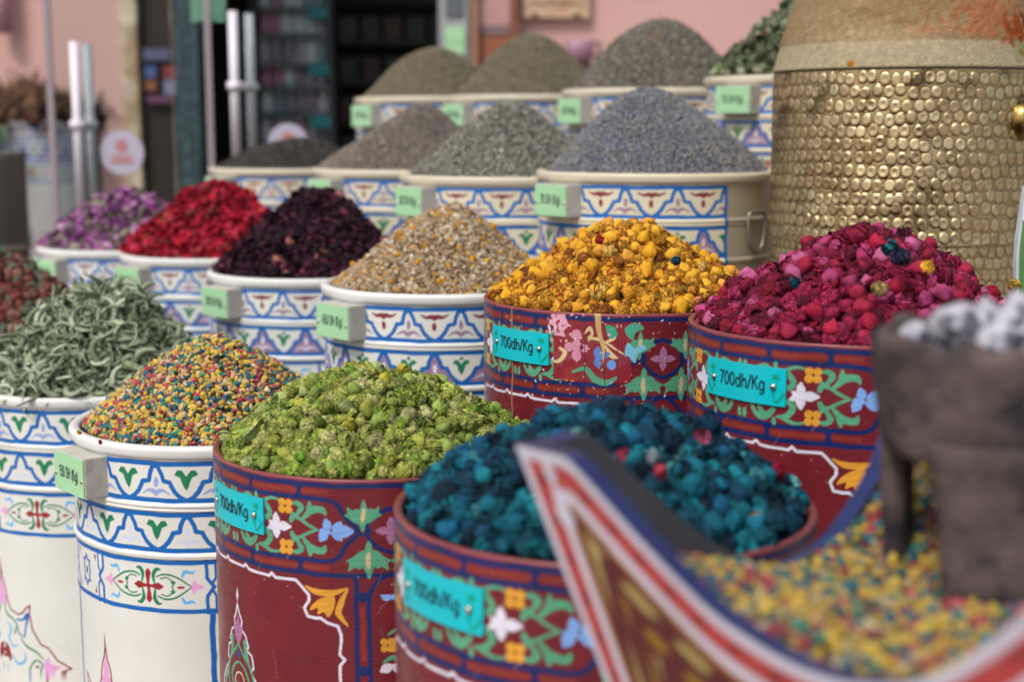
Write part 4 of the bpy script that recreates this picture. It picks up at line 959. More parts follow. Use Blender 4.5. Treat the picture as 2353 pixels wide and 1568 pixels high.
# ==================================================================== brass drum
def brass():
    Rb = .240; Z = FPX * Rb / 307; c = at(2090, 170, Z); rz = math.atan2(-c[0], c[1])
    t = thing('hammered_brass_drum', 'large hammered brass drum with a dusty clay cone on top', 'brass drum', (c[0], c[1], 0), rz)
    Hb = c[2]; fine = .00135
    th = np.concatenate([np.arange(math.radians(-100), math.radians(100), fine / Rb), np.linspace(math.radians(100), math.radians(260), 90)[:-1]])
    vs = np.concatenate([np.arange(0, .46, fine), np.linspace(.46, Hb, 20)])
    n = len(th); TH, VV = np.meshgrid(th, vs); S = TH * Rb
    D = np.zeros_like(S); sh = np.zeros_like(S); ring = np.zeros_like(S)
    rng = np.random.default_rng(5); rp = .0219; row = 0; v = .014
    s_lo, s_hi = S.min(), math.radians(100) * Rb
    iv0 = lambda vv: int(np.searchsorted(vs, vv))
    while v < .455:
        x = s_lo + rng.uniform(0, .02) + (row % 2) * .010
        while x < s_hi:
            jx, jy = x + rng.normal() * .0016, v + rng.normal() * .0017 + .0018 * math.sin(x * 9 + row)
            rx, ry = rng.uniform(.0084, .0096), rng.uniform(.0102, .0116)
            r0, r1 = iv0(jy - .013), iv0(jy + .013); c0, c1 = int(np.searchsorted(th, (jx - .012) / Rb)), int(np.searchsorted(th, (jx + .012) / Rb))
            if r1 > r0 and c1 > c0:
                u = ((S[r0:r1, c0:c1] - jx) / rx); w = ((VV[r0:r1, c0:c1] - jy) / ry); q = np.sqrt(np.abs(u) ** 2.3 + np.abs(w) ** 2.3)
                hgt = rng.uniform(.55, 1.25)
                bump = np.where(q < 1, .0017 * hgt * (1 - q ** 5) - .0003 * np.exp(-(q / .45) ** 2) * rng.uniform(0, 3.0) ** 1.5 + .0005 * rng.normal() * u + .0005 * rng.normal() * w, -.0006 * np.exp(-((q - 1.04) / .07) ** 2))
                cur = D[r0:r1, c0:c1]; D[r0:r1, c0:c1] = np.where(np.abs(bump) > np.abs(cur), bump, cur)
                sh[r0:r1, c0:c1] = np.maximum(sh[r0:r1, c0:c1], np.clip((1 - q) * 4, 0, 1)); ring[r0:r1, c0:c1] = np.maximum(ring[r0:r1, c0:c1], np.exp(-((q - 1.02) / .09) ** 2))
            x += rng.uniform(.0172, .0205)
        v += rp; row += 1
    # seam: a vertical joint and horizontal joint
    D += -.0012 * np.exp(-((S + .130) / .0016) ** 2) * (VV < .46)
    D += np.where(VV > .292, -.004, 0) + .0015 * np.exp(-((VV - .289) / .003) ** 2)
    for k in range(30):
        cx, cy, r_ = rng.uniform(-.25, .3), rng.uniform(.02, .3), rng.uniform(.02, .06); D += -.0030 * rng.uniform(-.4, 1) * np.exp(-(((S - cx) ** 2 + (VV - cy) ** 2) / r_ ** 2))
    RR = Rb + D
    V = np.stack([RR * np.sin(TH), -RR * np.cos(TH), Hb - VV], -1).reshape(-1, 3)
    gold = lin('DCC396'); base = lin('C6AE80'); dkbrown = lin('523F26')  # dark brown for boss outlines and for patches, stronger towards the top
    C = base + (gold - base) * sh[..., None]; C = C * (1 - .7 * ring[..., None]) + dkbrown * .7 * ring[..., None]
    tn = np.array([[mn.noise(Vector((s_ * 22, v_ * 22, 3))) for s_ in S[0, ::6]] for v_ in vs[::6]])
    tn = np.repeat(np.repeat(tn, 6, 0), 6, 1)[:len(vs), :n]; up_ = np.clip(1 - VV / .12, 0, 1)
    f = np.clip((tn - .12) * 3, 0, 1) * (.25 + .6 * up_); C = C * (1 - f[..., None]) + dkbrown * f[..., None]
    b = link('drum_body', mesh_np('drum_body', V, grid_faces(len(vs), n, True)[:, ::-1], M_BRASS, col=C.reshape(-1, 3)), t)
    # clay cone
    def cone_mesh():
        th2 = np.concatenate([np.arange(math.radians(-100), math.radians(100), .0032 / Rb), np.linspace(math.radians(100), math.radians(260), 60)[:-1]])
        z2 = np.concatenate([[-.004, -.003, -.001], np.arange(.0, .20, .0032), np.linspace(.205, .62, 24)])
        r2 = np.where(z2 < -.002, Rb - .006, np.where(z2 < 0, Rb + .0005, Rb + .003 - z2 * .285)); r2 = np.maximum(r2 - np.clip(z2 - .50, 0, 1) ** 1.5 * 2, .02)
        TT, ZZ = np.meshgrid(th2, z2); Rm = np.repeat(r2[:, None], len(th2), 1).copy()
        for i in range(0, len(z2)):
            if z2[i] < .003: continue
            for j in range(len(th2)):
                q = Vector((th2[j] * Rb * 150, z2[i] * 150, 0)); powder = min(1, max(0, (z2[i] - .042) / .01))
                Rm[i, j] += .0016 * mn.noise(q * .3) * powder + .0016 * mn.noise(q) * powder + .0014 * powder
        V = np.stack([Rm * np.sin(TT), -Rm * np.cos(TT), ZZ], -1).reshape(-1, 3)
        return V, grid_faces(len(z2), len(th2), True), TT, ZZ
    V, F, TT, ZZ = cone_mesh(); V[:, 2] += Hb + .004
    cc = np.tile(lin('96805F'), (len(V), 1)).reshape(TT.shape + (3,))
    S2 = TT * Rb
    cc[ZZ < .042] = lin('A89A7C')
    def spot(cx, cz, rx, rz_, col, k=1.0, sd=0):
        nonlocal cc
        nz = np.array([mn.noise(Vector((a * 60, b * 60, sd))) for a, b in zip(S2.ravel(), ZZ.ravel())]).reshape(S2.shape)
        f = np.clip((1 - np.sqrt(((S2 - cx) / rx) ** 2 + ((ZZ - cz) / rz_) ** 2) + nz * .8) * 2.2, 0, 1) * k
        cc = cc * (1 - f[..., None]) + lin(col) * f[..., None]
    spot(.150, .085, .10, .055, 'A5613A', .7, 1); spot(.0, .11, .12, .05, '8C6C4A', .6, 8); spot(.20, .055, .035, .035, '8E3E14', .9, 2); spot(.215, .030, .035, .022, '8C9466', .8, 3)
    spot(.228, .075, .012, .02, '5E2410', .9, 4); spot(-.10, .006, .010, .006, 'A8660F', 1, 5); spot(.02, .06, .05, .01, 'B5744E', .4, 6); spot(-.06, .05, .14, .02, 'BCA684', .35, 7)
    mt = mat('dusty_clay_cone', attr=True, rough=.95, mottle=.16, mscale=110, bump=1.0, bscale=330, bdetail=4, spec=.1, bdist=.0035)
    link('clay_cone', mesh_np('clay_cone', V, F, mt, col=cc.reshape(-1, 3)), t)
    a = math.radians(51.5); bm = bmesh.new(); bmesh.ops.create_uvsphere(bm, u_segments=40, v_segments=24, radius=.034)
    q = Vector((math.sin(a), -math.cos(a), 0)).to_track_quat('Z', 'Y').to_matrix().to_4x4()
    bmesh.ops.transform(bm, matrix=Matrix.Translation(Vector((Rb * math.sin(a), -Rb * math.cos(a), Hb - .082))) @ q @ Matrix.Diagonal((1, 1, .85, 1)), verts=bm.verts[:])
    link('brass_knob', from_bm('brass_knob', bm, mat('polished_brass', 'A48A52', rough=.3, metal=1, mottle=.1, rvar=.1), smooth=True), t)
brass()

# green horn of another tray at the right edge
def horn():
    t = thing('green_painted_tray', 'green and white painted board edge, cut off at the right edge of the photo', 'tray', (0, 0, 0))
    Z = 1.78; pts = [(2357, 425), (2346, 500), (2338, 560), (2335, 620), (2336, 680), (2342, 760), (2480, 760), (2480, 425)]
    P = smooth_pts(pts[:6], 5); P = [at(x, y, Z) for x, y in P] + [at(2600, 760, Z), at(2600, 425, Z)]
    def slab(name, P, off, th, m):
        bm = bmesh.new(); A_ = [bm.verts.new([float(v) for v in (p + FW * off)]) for p in P]; B2 = [bm.verts.new([float(v) for v in (p + FW * (off + th))]) for p in P]
        bm.faces.new(A_); bm.faces.new(B2[::-1]); n = len(P)
        for i in range(n): bm.faces.new((A_[i], B2[i], B2[(i + 1) % n], A_[(i + 1) % n]))
        return link(name, from_bm(name, bm, m), t)
    slab('side_board', P, 0, .012, mat('pale_board_edge', 'B9C2C4', rough=.5, mottle=.1))
    P2 = [p + np.array([.0032, 0, 0]) for p in P]
    slab('green_panel', P2, -.002, .0015, mat('green_board_paint', '4E7A3E', rough=.4, mottle=.12))
    P3 = [at(x, y, Z) for x, y in ((2353, 432), (2349, 470), (2346, 505), (2354, 512), (2366, 500), (2370, 425))]
    slab('white_patch', P3, -.0035, .0012, mat('white_board_paint', 'C8CCD8', rough=.4, mottle=.08))
    c = at(2470, 760, Z + .15)
    box('board_post', (c[0], c[1], c[2] / 2), (.20, .04, c[2]), M_WOODD, t, .004)
horn()

# ==================================================================== foreground tray
TL = at(1183, 1030, 1.06)[:2]; TB = at(2075, 930, 1.34)[:2]
ZT = .966
def tray():
    L = np.array(TL); B = np.array(TB); e = B - L; side = .50; e /= np.linalg.norm(e); B = L + e * side; f = np.array([e[1], -e[0]])  # f points right/near
    side2 = side
    Rr = L + f * side2; Fq = B + f * side2
    cen = (L + B + Rr + Fq) / 4
    t = thing('scooped_wooden_tray', 'red, white and blue painted wooden tray with scooped sides and pointed corners, blurred in front', 'tray', (0, 0, 0))
    taper = .27; zb = ZT - .36; th = .017
    TF = [(0, .9655), (.030, .966), (.058, .966), (.074, .956), (.12, .918), (.172, .885), (.212, .872), (.25, .866), (.285, .866), (.317, .872), (.348, .882), (.376, .899), (.404, .925), (.427, .951), (.442, .966), (.47, .966), (.50, .9655)]
    TBK = [(0, .966), (.030, .966), (.062, .965), (.094, .9285), (.132, .890), (.171, .863), (.234, .8367), (.288, .838), (.328, .849), (.368, .871), (.403, .898), (.426, .932), (.445, .964), (.47, .966), (.50, .966)]
    SF, SB = smooth_pts(TF, 6), smooth_pts(TBK, 6)
    def topz(u, tab): return float(np.interp(u * side, tab[:, 0], tab[:, 1]))
    def inset(p, z):     # taper inwards with depth
        k = (ZT - z) * taper / (side / 2); return p + (cen - p) * k
    def panel(P0, P1, nrm, name, painted, tab=None):
        tab = SF if tab is None else tab
        nu, nq = 260, 130; w = np.linalg.norm(P1 - P0)
        V = []; X = []; Y = []
        for iq in range(nq):
            q = iq / (nq - 1)
            for iu in range(nu):
                u = iu / (nu - 1); zt_ = topz(u, tab); z = zt_ + (zb - zt_) * q
                p = inset(P0 + (P1 - P0) * u, z); V.append((p[0], p[1], z)); X.append(u * w + 0 * (.5 - u) * 0); Y.append(ZT - z)
        V = np.array(V); X = np.array(X); Y = np.array(Y)
        nn = np.array([nrm[0], nrm[1], 0.0]); inner = V - nn * th
        F1 = grid_faces(nq, nu); F2 = F1[:, ::-1] + len(V)
        o1 = link(name, mesh_np(name, V, F1, M_TRAYP if painted else M_BLUEP, col=paint(X, Y, w) if painted else None, smooth=False), t)
        # inner face and rim as sub-parts
        link('inner_face', mesh_np('inner_face', inner, F2 - len(V), M_INNER, smooth=True), o1)
        rimV = np.concatenate([V[:nu] + [0, 0, .0005], inner[:nu] + [0, 0, .0005]]); 
        rf = np.array([[i, i + 1, nu + i + 1, nu + i] for i in range(nu - 1)])
        sides = np.concatenate([V[0::nu], inner[0::nu], V[nu - 1::nu], inner[nu - 1::nu]]); k = nq
        sf = np.array([[i, i + 1, k + i + 1, k + i] for i in range(k - 1)] + [[2 * k + i, 3 * k + i, 3 * k + i + 1, 2 * k + i + 1] for i in range(k - 1)])
        link('rim_edge', mesh_np('rim_edge', rimV, [rf], M_BLUEP, smooth=False), o1)
        return o1
    def paint(X, Y, w):
        global AA
        a0 = AA; AA = .0015
        p = Paint(X, Y, '5E1F22')
        us = np.linspace(0, 1, 120); outl = [(u * w, ZT - topz(u, SF)) for u in us] + [(w, .5), (0, .5)]
        outl = np.array(outl); d = -sd_poly(X, Y, outl)
        def band(d0, d1, c): p.blend(np.clip(.5 - (np.abs(d - (d0 + d1) / 2) - (d1 - d0) / 2) / AA, 0, 1), c)
        band(-.01, .0088, 'D6D2E0'); band(.0088, .0275, 'B84440'); band(.0275, .0370, 'D6D2E0'); band(.0375, .0415, 'B8781E')
        cx = np.arange(0, w, .034)
        rr = random.Random(5)
        # dark flecks in the red band
        ang_ = (X * .55 + Y) % .030
        f = ((d > .0135) & (d < .0225) & (ang_ < .008)).astype(float); p.blend(f * .75, '6E2A2C')
        # cream rope pattern inside
        ins = (d > .0415); t1 = (X + .35 * Y + 1.3 * d) % .058; t2 = (X + .35 * Y + .02 + 1.0 * d) % .044
        p.blend(ins * np.clip(1 - (((t1 - .026) / .019) ** 4 + ((d - .055) / .0065) ** 2), 0, 1) ** .5, 'B9A460')
        p.blend(ins * np.clip(1 - (((t2 - .020) / .013) ** 4 + ((d - .076) / .007) ** 2), 0, 1) ** .5, '9E7A16')
        p.blend(ins * np.clip(1 - (((t1 - .020) / .018) ** 4 + ((d - .096) / .0065) ** 2), 0, 1) ** .5, 'B9A460')
        p.blend(ins * np.clip(1 - (((t2 - .010) / .010) ** 4 + ((d - .114) / .006) ** 2), 0, 1) ** .5, 'C8C0C8')
        # fleur in the tip
        for x0 in (.032, w - .032):
            for da, l, ww in ((PI / 2, .036, .014), (-PI / 2, .022, .012)):
                p.blend(a_poly(X, Y, petal(x0, .026, l, ww, da), True), 'D6D2E0')
            p.blend(a_poly(X, Y, petal(x0, .036, .026, .020, PI / 2), True), 'D6D2E0')
        AA = a0
        return p.C
    n1 = -e  # front panel outward normal faces away from the back side
    panel(L, Rr, -e, 'front_panel', True)
    panel(L, B, -f, 'left_panel', False, SB)
    panel(Fq, B, e, 'back_panel', False)
    panel(Rr, Fq, f, 'right_panel', False)
    bm = bmesh.new(); vs = [bm.verts.new((*[float(v) for v in inset(p, zb)], zb + .01)) for p in (L, Rr, Fq, B)]; bm.faces.new(vs)
    r = bmesh.ops.extrude_face_region(bm, geom=bm.faces[:]); bmesh.ops.translate(bm, vec=(0, 0, -.012), verts=[g for g in r['geom'] if isinstance(g, bmesh.types.BMVert)])
    link('bottom_board', from_bm('bottom_board', bm, M_WOODD), t)
    # table below
    tb = thing('display_table', 'small dark wooden table under the scooped tray', 'table', (cen[0], cen[1], 0), math.atan2(e[1], e[0]))
    box('table_top', (0, 0, zb - .025), (.40, .40, .03), M_WOODD, tb, .004)
    for sx in (-1, 1):
        for sy in (-1, 1): box('leg', (sx * .17, sy * .17, (zb - .042) / 2), (.045, .045, zb - .042), M_WOODD, tb, .004)
    # the chips inside
    def hz(p):
        a = np.dot(p - L, e) / side; b = np.dot(p - L, f) / side2
        return .829 + .014 * b + .080 * math.exp(-((a - 1.0) ** 2 + (b - .08) ** 2) / .07) + .046 * math.exp(-((a - .08) ** 2 + (b - .15) ** 2) / .07)
    rng = np.random.default_rng(33); n = 7500; A_ = rng.uniform(.0, 1, n); Bb = rng.uniform(.0, 1, n)
    pts = []
    for a, b in zip(A_, Bb):
        p = L + e * side * a + f * side2 * b; z = hz(p); m = .016
        k = (ZT - z) * taper / (side / 2); p2 = cen + (p - cen) * (1 - k - .075); pts.append((p2[0], p2[1], z + rng.uniform(-.003, .006)))
    pts = np.array(pts); sz = .0056 * rng.uniform(.5, 1.6, n)
    parts = scatter(pts, None, PRO['shard'], sz, TRAYB, BW, rng, .7, None, .14)
    ng = 24; G = []
    for i in range(ng):
        for j in range(ng):
            p = L + e * side * i / (ng - 1) + f * side2 * j / (ng - 1); z = hz(p); k = (ZT - z) * taper / (side / 2); p2 = cen + (p - cen) * (1 - k - .03); G.append((p2[0], p2[1], z - .005))
    Fc = grid_faces(ng, ng)[:, ::-1]; Fc = np.concatenate([Fc[:, [0, 1, 2]], Fc[:, [0, 2, 3]]])
    parts.append((np.array(G), Fc, np.tile(lin('4A3A26'), (ng * ng, 1))))
    o = link('tray_chip_fill', merge('tray_chip_fill', parts, M_SMOOTHCH, False)); props(o, 'blurred yellow, red and teal chips filling the wooden tray in front', 'potpourri', None, 'stuff')
    return hz
HZ = tray()

# brazier with stones
def brazier():
    c = at(2262, 1010, 1.13); rb = .088
    t = thing('clay_brazier', 'sooty brown clay brazier standing in the chips of the tray', 'brazier', (c[0], c[1], 0), 0)
    zt = at(2262, 790, 1.06)[2]; zm = at(2100, 1075, 1.08)[2]
    zg = HZ(c[:2]) - .02
    N8 = 96
    def body():
        th = np.linspace(0, 2 * PI, N8, endpoint=False); rows = []
        octo = 1 / np.cos(((th + .35) % (PI / 4)) - PI / 8) ; octo = .4 + .6 * octo / octo.mean()
        prof = [(rb * .30, zt - .030), (rb * .80, zt - .026), (rb * .90, zt - .006), (rb * .96, zt + .002), (rb * 1.02, zt - .004), (rb * 1.0, zt - .02), (rb * .95, zt - .05), (rb * .90, zm + .012), (rb * .86, zm + .002), (rb * .70, zm - .002), (rb * .2, zm)]
        V = []
        for k, (r_, z_) in enumerate(prof):
            for j in range(N8):
                nz = mn.noise(Vector((math.sin(th[j]) * 4, math.cos(th[j]) * 4, z_ * 30))) * .006 + mn.noise(Vector((math.cos(th[j]) * 6, math.sin(th[j]) * 6, k))) * .002
                V.append(((r_ * octo[j] + nz) * math.sin(th[j]), -(r_ * octo[j] + nz) * math.cos(th[j]), z_ + (nz * 2.0 if 1 < k < 8 else 0)))
        return mesh_np('bowl', np.array(V), grid_faces(len(prof), N8, True)[:, ::-1], M_BRZ)
    link('bowl', body(), t)
    ab_ = revolve('ash_bed', [(.001, -.002), (rb * .5, .002), (rb * .82, -.002), (rb * .84, -.012), (.001, -.012)], 40, mat('grey_ash', '6E6C70', rough=.95, mottle=.35, mscale=60, bump=.8, bscale=90, bdist=.004), t); ab_.location = (0, 0, zt - .014)
    def leg(a0, wdt, z0, depth, name='leg', r0=None):
        bm = bmesh.new(); ns = 10; r0 = r0 or rb * .93; ri = r0 - depth; rows = []
        for k in range(9):
            z = z0 + (zm + .02 - z0) * k / 8; fl = 1 - .10 * (1 - k / 8); ring = []
            for s_ in range(ns): a = a0 + wdt * (s_ / (ns - 1) - .5) * (.80 + .2 * (k / 8) ** 2); rr_ = r0 * fl + mn.noise(Vector((a * 4, z * 40, 2))) * .003; ring.append(bm.verts.new((rr_ * math.sin(a), -rr_ * math.cos(a), z)))
            for s_ in range(ns - 1, -1, -1): a = a0 + wdt * (s_ / (ns - 1) - .5) * .8; rr_ = ri * fl; ring.append(bm.verts.new((rr_ * math.sin(a), -rr_ * math.cos(a), z)))
            rows.append(ring)
        for k in range(8):
            for j in range(2 * ns): bm.faces.new((rows[k][j], rows[k][(j + 1) % (2 * ns)], rows[k + 1][(j + 1) % (2 * ns)], rows[k + 1][j]))
        bm.faces.new(rows[0][::-1]); bm.faces.new(rows[-1])
        link(name, from_bm(name, bm, M_BRZ, smooth=True), t)
    leg(.02, 1.75, zg - .01, .022); leg(2.2, .9, zg - .01, .02); leg(-2.15, .55, zg - .01, .02)
    rng = random.Random(4); k = 0
    spots = [(-.036, -.034, .022, .018), (-.010, -.050, .010, .020), (.026, -.046, .012, .020), (.060, -.024, .024, .022), (-.012, -.012, .014, .020), (.030, -.004, .026, .023), (-.056, .008, .004, .014), (.01, .045, .010, .018)]
    labs = ['tall pale grey stone at the left of the brazier top', 'white and bluish stone at the front of the brazier', 'bright white stone at the front right of the brazier', 'large grey stone at the right rim of the brazier', 'pale stone in the middle of the brazier',
            'highest bluish white stone on the brazier', 'small grey stone at the back left of the brazier', 'grey stone at the back of the brazier']
    for (x, y, z, s_), lb in zip(spots, labs):
        V, F = ico(2); r_ = np.random.default_rng(k + 50); 
        V = np.array([v * (1 + .55 * mn.noise(Vector(v) * 1.5 + Vector((k, 0, 0))) + .25 * mn.noise(Vector(v) * 4)) for v in V]) * r_.uniform(.75, 1.2, (1, 3)) * s_
        o = link('alum_stone', mesh_np('alum_stone', V, F, M_ASH, smooth=False)); o.location = (c[0] + x, c[1] + y, zt - .012 + z); props(o, lb, 'stone', 'pale stones heaped on the brazier'); k += 1
brazier()

# ==================================================================== BACKGROUND
YW = 6.3; YG = 4.9
def S_(o): o['kind'] = 'structure'; return o
g = box('ground', (0, 400, -.05), (2400, 2400, .1), M_GROUND, None, 0); S_(g)
def bpx(name, x0, x1, y0, y1, Y, dep, m, parent=None, bev=.003, off=(0, 0, 0)):
    a = at_y(x0, y0, Y); b = at_y(x1, y1, Y)
    return box(name, ((a[0] + b[0]) / 2 - off[0], Y + dep / 2 - off[1], (a[2] + b[2]) / 2 - off[2]), (abs(b[0] - a[0]), dep, abs(a[2] - b[2])), m, parent, bev)
fx = lambda px, Y=YW: float(at_y(px, 290, Y)[0])
fz = lambda py, Y=YW: float(at_y(1176, py, Y)[2])
def wallseg(x0, x1, z0, z1, m, label, y=YW, d=.25):
    w = thing('plaster_wall', label, 'wall', ((x0 + x1) / 2, y, 0))
    box('wall_face', (0, d / 2, (z0 + z1) / 2), (x1 - x0, d, z1 - z0), m, w, .004)
    box('plinth', (0, -.012, .08), (x1 - x0, .02, .16), M_BROWN, w, .003)
wallseg(-4.5, fx(286), 0, 3.4, M_PINK, 'pink plastered wall left of the shop doorway')
wallseg(fx(1190), 5.5, 0, 3.4, M_PINK, 'pink plastered wall right of the shop doorway, behind the back row')
tw = thing('door_lintel', 'dark lintel board over the shop doorway', 'lintel', (0, YW, 0)); box('lintel_board', ((fx(286) + fx(1190)) / 2, .12, 2.9), (fx(1190) - fx(286), .24, 1.0), M_BROWN, tw)
# door jambs
def post(name, x0, x1, m, label, cat, y=YW - .03, d=.2, extra=None):
    t = thing(name, label, cat, ((x0 + x1) / 2, y, 0))
    box('post_shaft', (0, d / 2, 1.2), (x1 - x0, d, 2.4), m, t, .006)
    box('post_foot', (0, d / 2, .06), (x1 - x0 + .03, d + .03, .12), m, t, .006)
    return t
M_WEATH = mat('weathered_post', 'A98A6E', rough=.8, mottle=.25, mscale=9, alt='D8C4AE', altscale=5, altlo=.45, althi=.6)
post('door_post', fx(288), fx(326), M_WEATH, 'weathered tan wooden post at the left of the doorway', 'post', d=.18)
post('door_post', fx(327), fx(410), mat('dark_brown_jamb', '2E211C', rough=.7, mottle=.25, mscale=6), 'dark brown wooden jamb beside the tan post', 'post', y=YW + .02)
M_MOS = mat('dark_teal_mosaic', '1E3038', rough=.5, alt='3E5A58', altscale=38, altlo=.5, althi=.6, mottle=.3, mscale=40)
post('mosaic_column', fx(412), fx(468), M_MOS, 'dark teal mosaic column at the shop doorway', 'column', y=YW - .06)
# interior of the shop
it = thing('shop_interior', 'dark inside of the shop seen through the doorway', 'room', (0, YW + .3, 0))
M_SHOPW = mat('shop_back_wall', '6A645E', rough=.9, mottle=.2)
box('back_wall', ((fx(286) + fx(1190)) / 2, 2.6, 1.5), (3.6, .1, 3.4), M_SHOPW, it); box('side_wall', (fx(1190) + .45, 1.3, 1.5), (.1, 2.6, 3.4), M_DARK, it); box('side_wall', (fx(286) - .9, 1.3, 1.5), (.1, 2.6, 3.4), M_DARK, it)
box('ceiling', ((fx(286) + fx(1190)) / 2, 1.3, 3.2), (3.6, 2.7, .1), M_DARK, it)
# shelf with goods
YS = 7.0
sh = thing('shop_shelf', 'tall shelf of small jars and teal price strips behind the glass door', 'shelf', (0, YS, 0))
MS = mat('shelf_board', '5B6064', rough=.6); MSB = mat('shelf_back', '2A2E33', rough=.7)
sx0, sx1 = fx(585, YS), fx(762, YS)
box('back_panel', ((sx0 + sx1) / 2, .28, 1.1), (sx1 - sx0, .02, 2.2), MSB, sh)
for sx in (sx0, sx1): box('side_panel', (sx, .14, 1.1), (.03, .28, 2.2), MSB, sh)
M_TEALP = mat('teal_strip', '0F7A80', rough=.5)
rows = [330, 262, 200, 148, 80, 20]
SHELFZ = []
for py in rows:
    z = fz(py, YS); SHELFZ.append(z); b = box('shelf_board', ((sx0 + sx1) / 2, .13, z), (sx1 - sx0 - .03, .26, .02), MS, sh)
for py in (285, 165, 35): box('price_strip', (fx(735, YS), -.005, fz(py, YS) + .01), (.10, .008, .055), M_TEALP, sh)
jar_cols = [('C4B4BE', 'pale pink'), ('A89AA4', 'grey'), ('B4788E', 'rose'), ('C8CCCF', 'white'), ('8A7C88', 'dusky'), ('7F8E96', 'blue grey')]
JM = [mat('jar_' + n.replace(' ', '_'), c, rough=.4) for c, n in jar_cols]; M_LID = mat('jar_lid', 'D0D0D4', rough=.4)
def jar_proto(m):
    r_ = .032; prof = [(.001, 0), (r_, 0), (r_ * 1.02, .01), (r_, .085), (r_ * .8, .10)]
    th = np.linspace(0, 2 * PI, 16, endpoint=False); P = np.array(prof)
    V = np.stack([P[:, 0:1] * np.sin(th), -P[:, 0:1] * np.cos(th), np.repeat(P[:, 1:2], 16, 1)], -1).reshape(-1, 3); a = mesh_np('jar_body', V, grid_faces(5, 16, True)[:, ::-1], m)
    P = np.array([(r_ * .86, .098), (r_ * .86, .118), (.001, .119)]); V = np.stack([P[:, 0:1] * np.sin(th), -P[:, 0:1] * np.cos(th), np.repeat(P[:, 1:2], 16, 1)], -1).reshape(-1, 3)
    return a, mesh_np('jar_lid', V, grid_faces(3, 16, True)[:, ::-1], M_LID)
JP = [jar_proto(m) for m in JM]
rj = random.Random(2)
names_row = ['lowest', 'second lowest', 'third', 'fourth', 'fifth', 'top']
seen = {}
for ri, z in enumerate(SHELFZ):
    nj = 6
    for j in range(nj):
        k = rj.randrange(6); x = sx0 + .05 + (sx1 - sx0 - .10) * j / (nj - 1) + rj.uniform(-.006, .006)
        o = thing('jar', '%s jar on the %s shelf board, number %s from the left' % (jar_cols[k][1], names_row[ri], ['one', 'two', 'three', 'four', 'five', 'six'][j]), 'jar', (x, YS + .08, z + .011), 0, 'jars on the shop shelf')
        o['label'] = '%s lidded jar, %s on the %s shelf inside the shop' % (jar_cols[k][1], ['far left', 'second from left', 'third from left', 'third from right', 'second from right', 'far right'][j], names_row[ri])
        link('jar_body', JP[k][0], o); link('jar_lid', JP[k][1], o)
sh2 = thing('shop_shelf', 'dim shelf of dark boxes deep inside the shop, right of the jar shelf', 'shelf', (fx(905, 8.0), 8.0, 0))
for zz in (1.0, 1.22, 1.44, 1.66, 1.88): box('shelf_board', (0, .12, zz), (.62, .24, .02), MS, sh2)
for sx in (-.32, .32): box('side_panel', (sx, .12, 1.1), (.025, .26, 2.2), MS, sh2)
for i in range(4):
    for j in range(5):
        cc = ['5E6E64', '6E7E72', '4A4E54', '7A6E68', '8A9488'][(i * 3 + j * 2) % 5]
        o = thing('carton', '%s carton, %s on the %s board of the dim shelf' % (['grey green', 'pale green', 'slate', 'brownish', 'light green'][(i * 3 + j * 2) % 5], ['far left', 'second from left', 'middle one', 'second from right', 'far right'][j], ['lowest', 'second', 'third', 'fourth'][i]), 'carton', (fx(905, 8.0) - .25 + j * .125, 8.08, 1.011 + .22 * i), 0, 'cartons on the dim shelf')
        box('carton_box', (0, 0, .06), (.10, .10, .12), mat('carton_' + cc, cc, rough=.6), o, .002); box('carton_flap', (0, 0, .1215), (.098, .098, .002), M_CREAMC, o, 0)
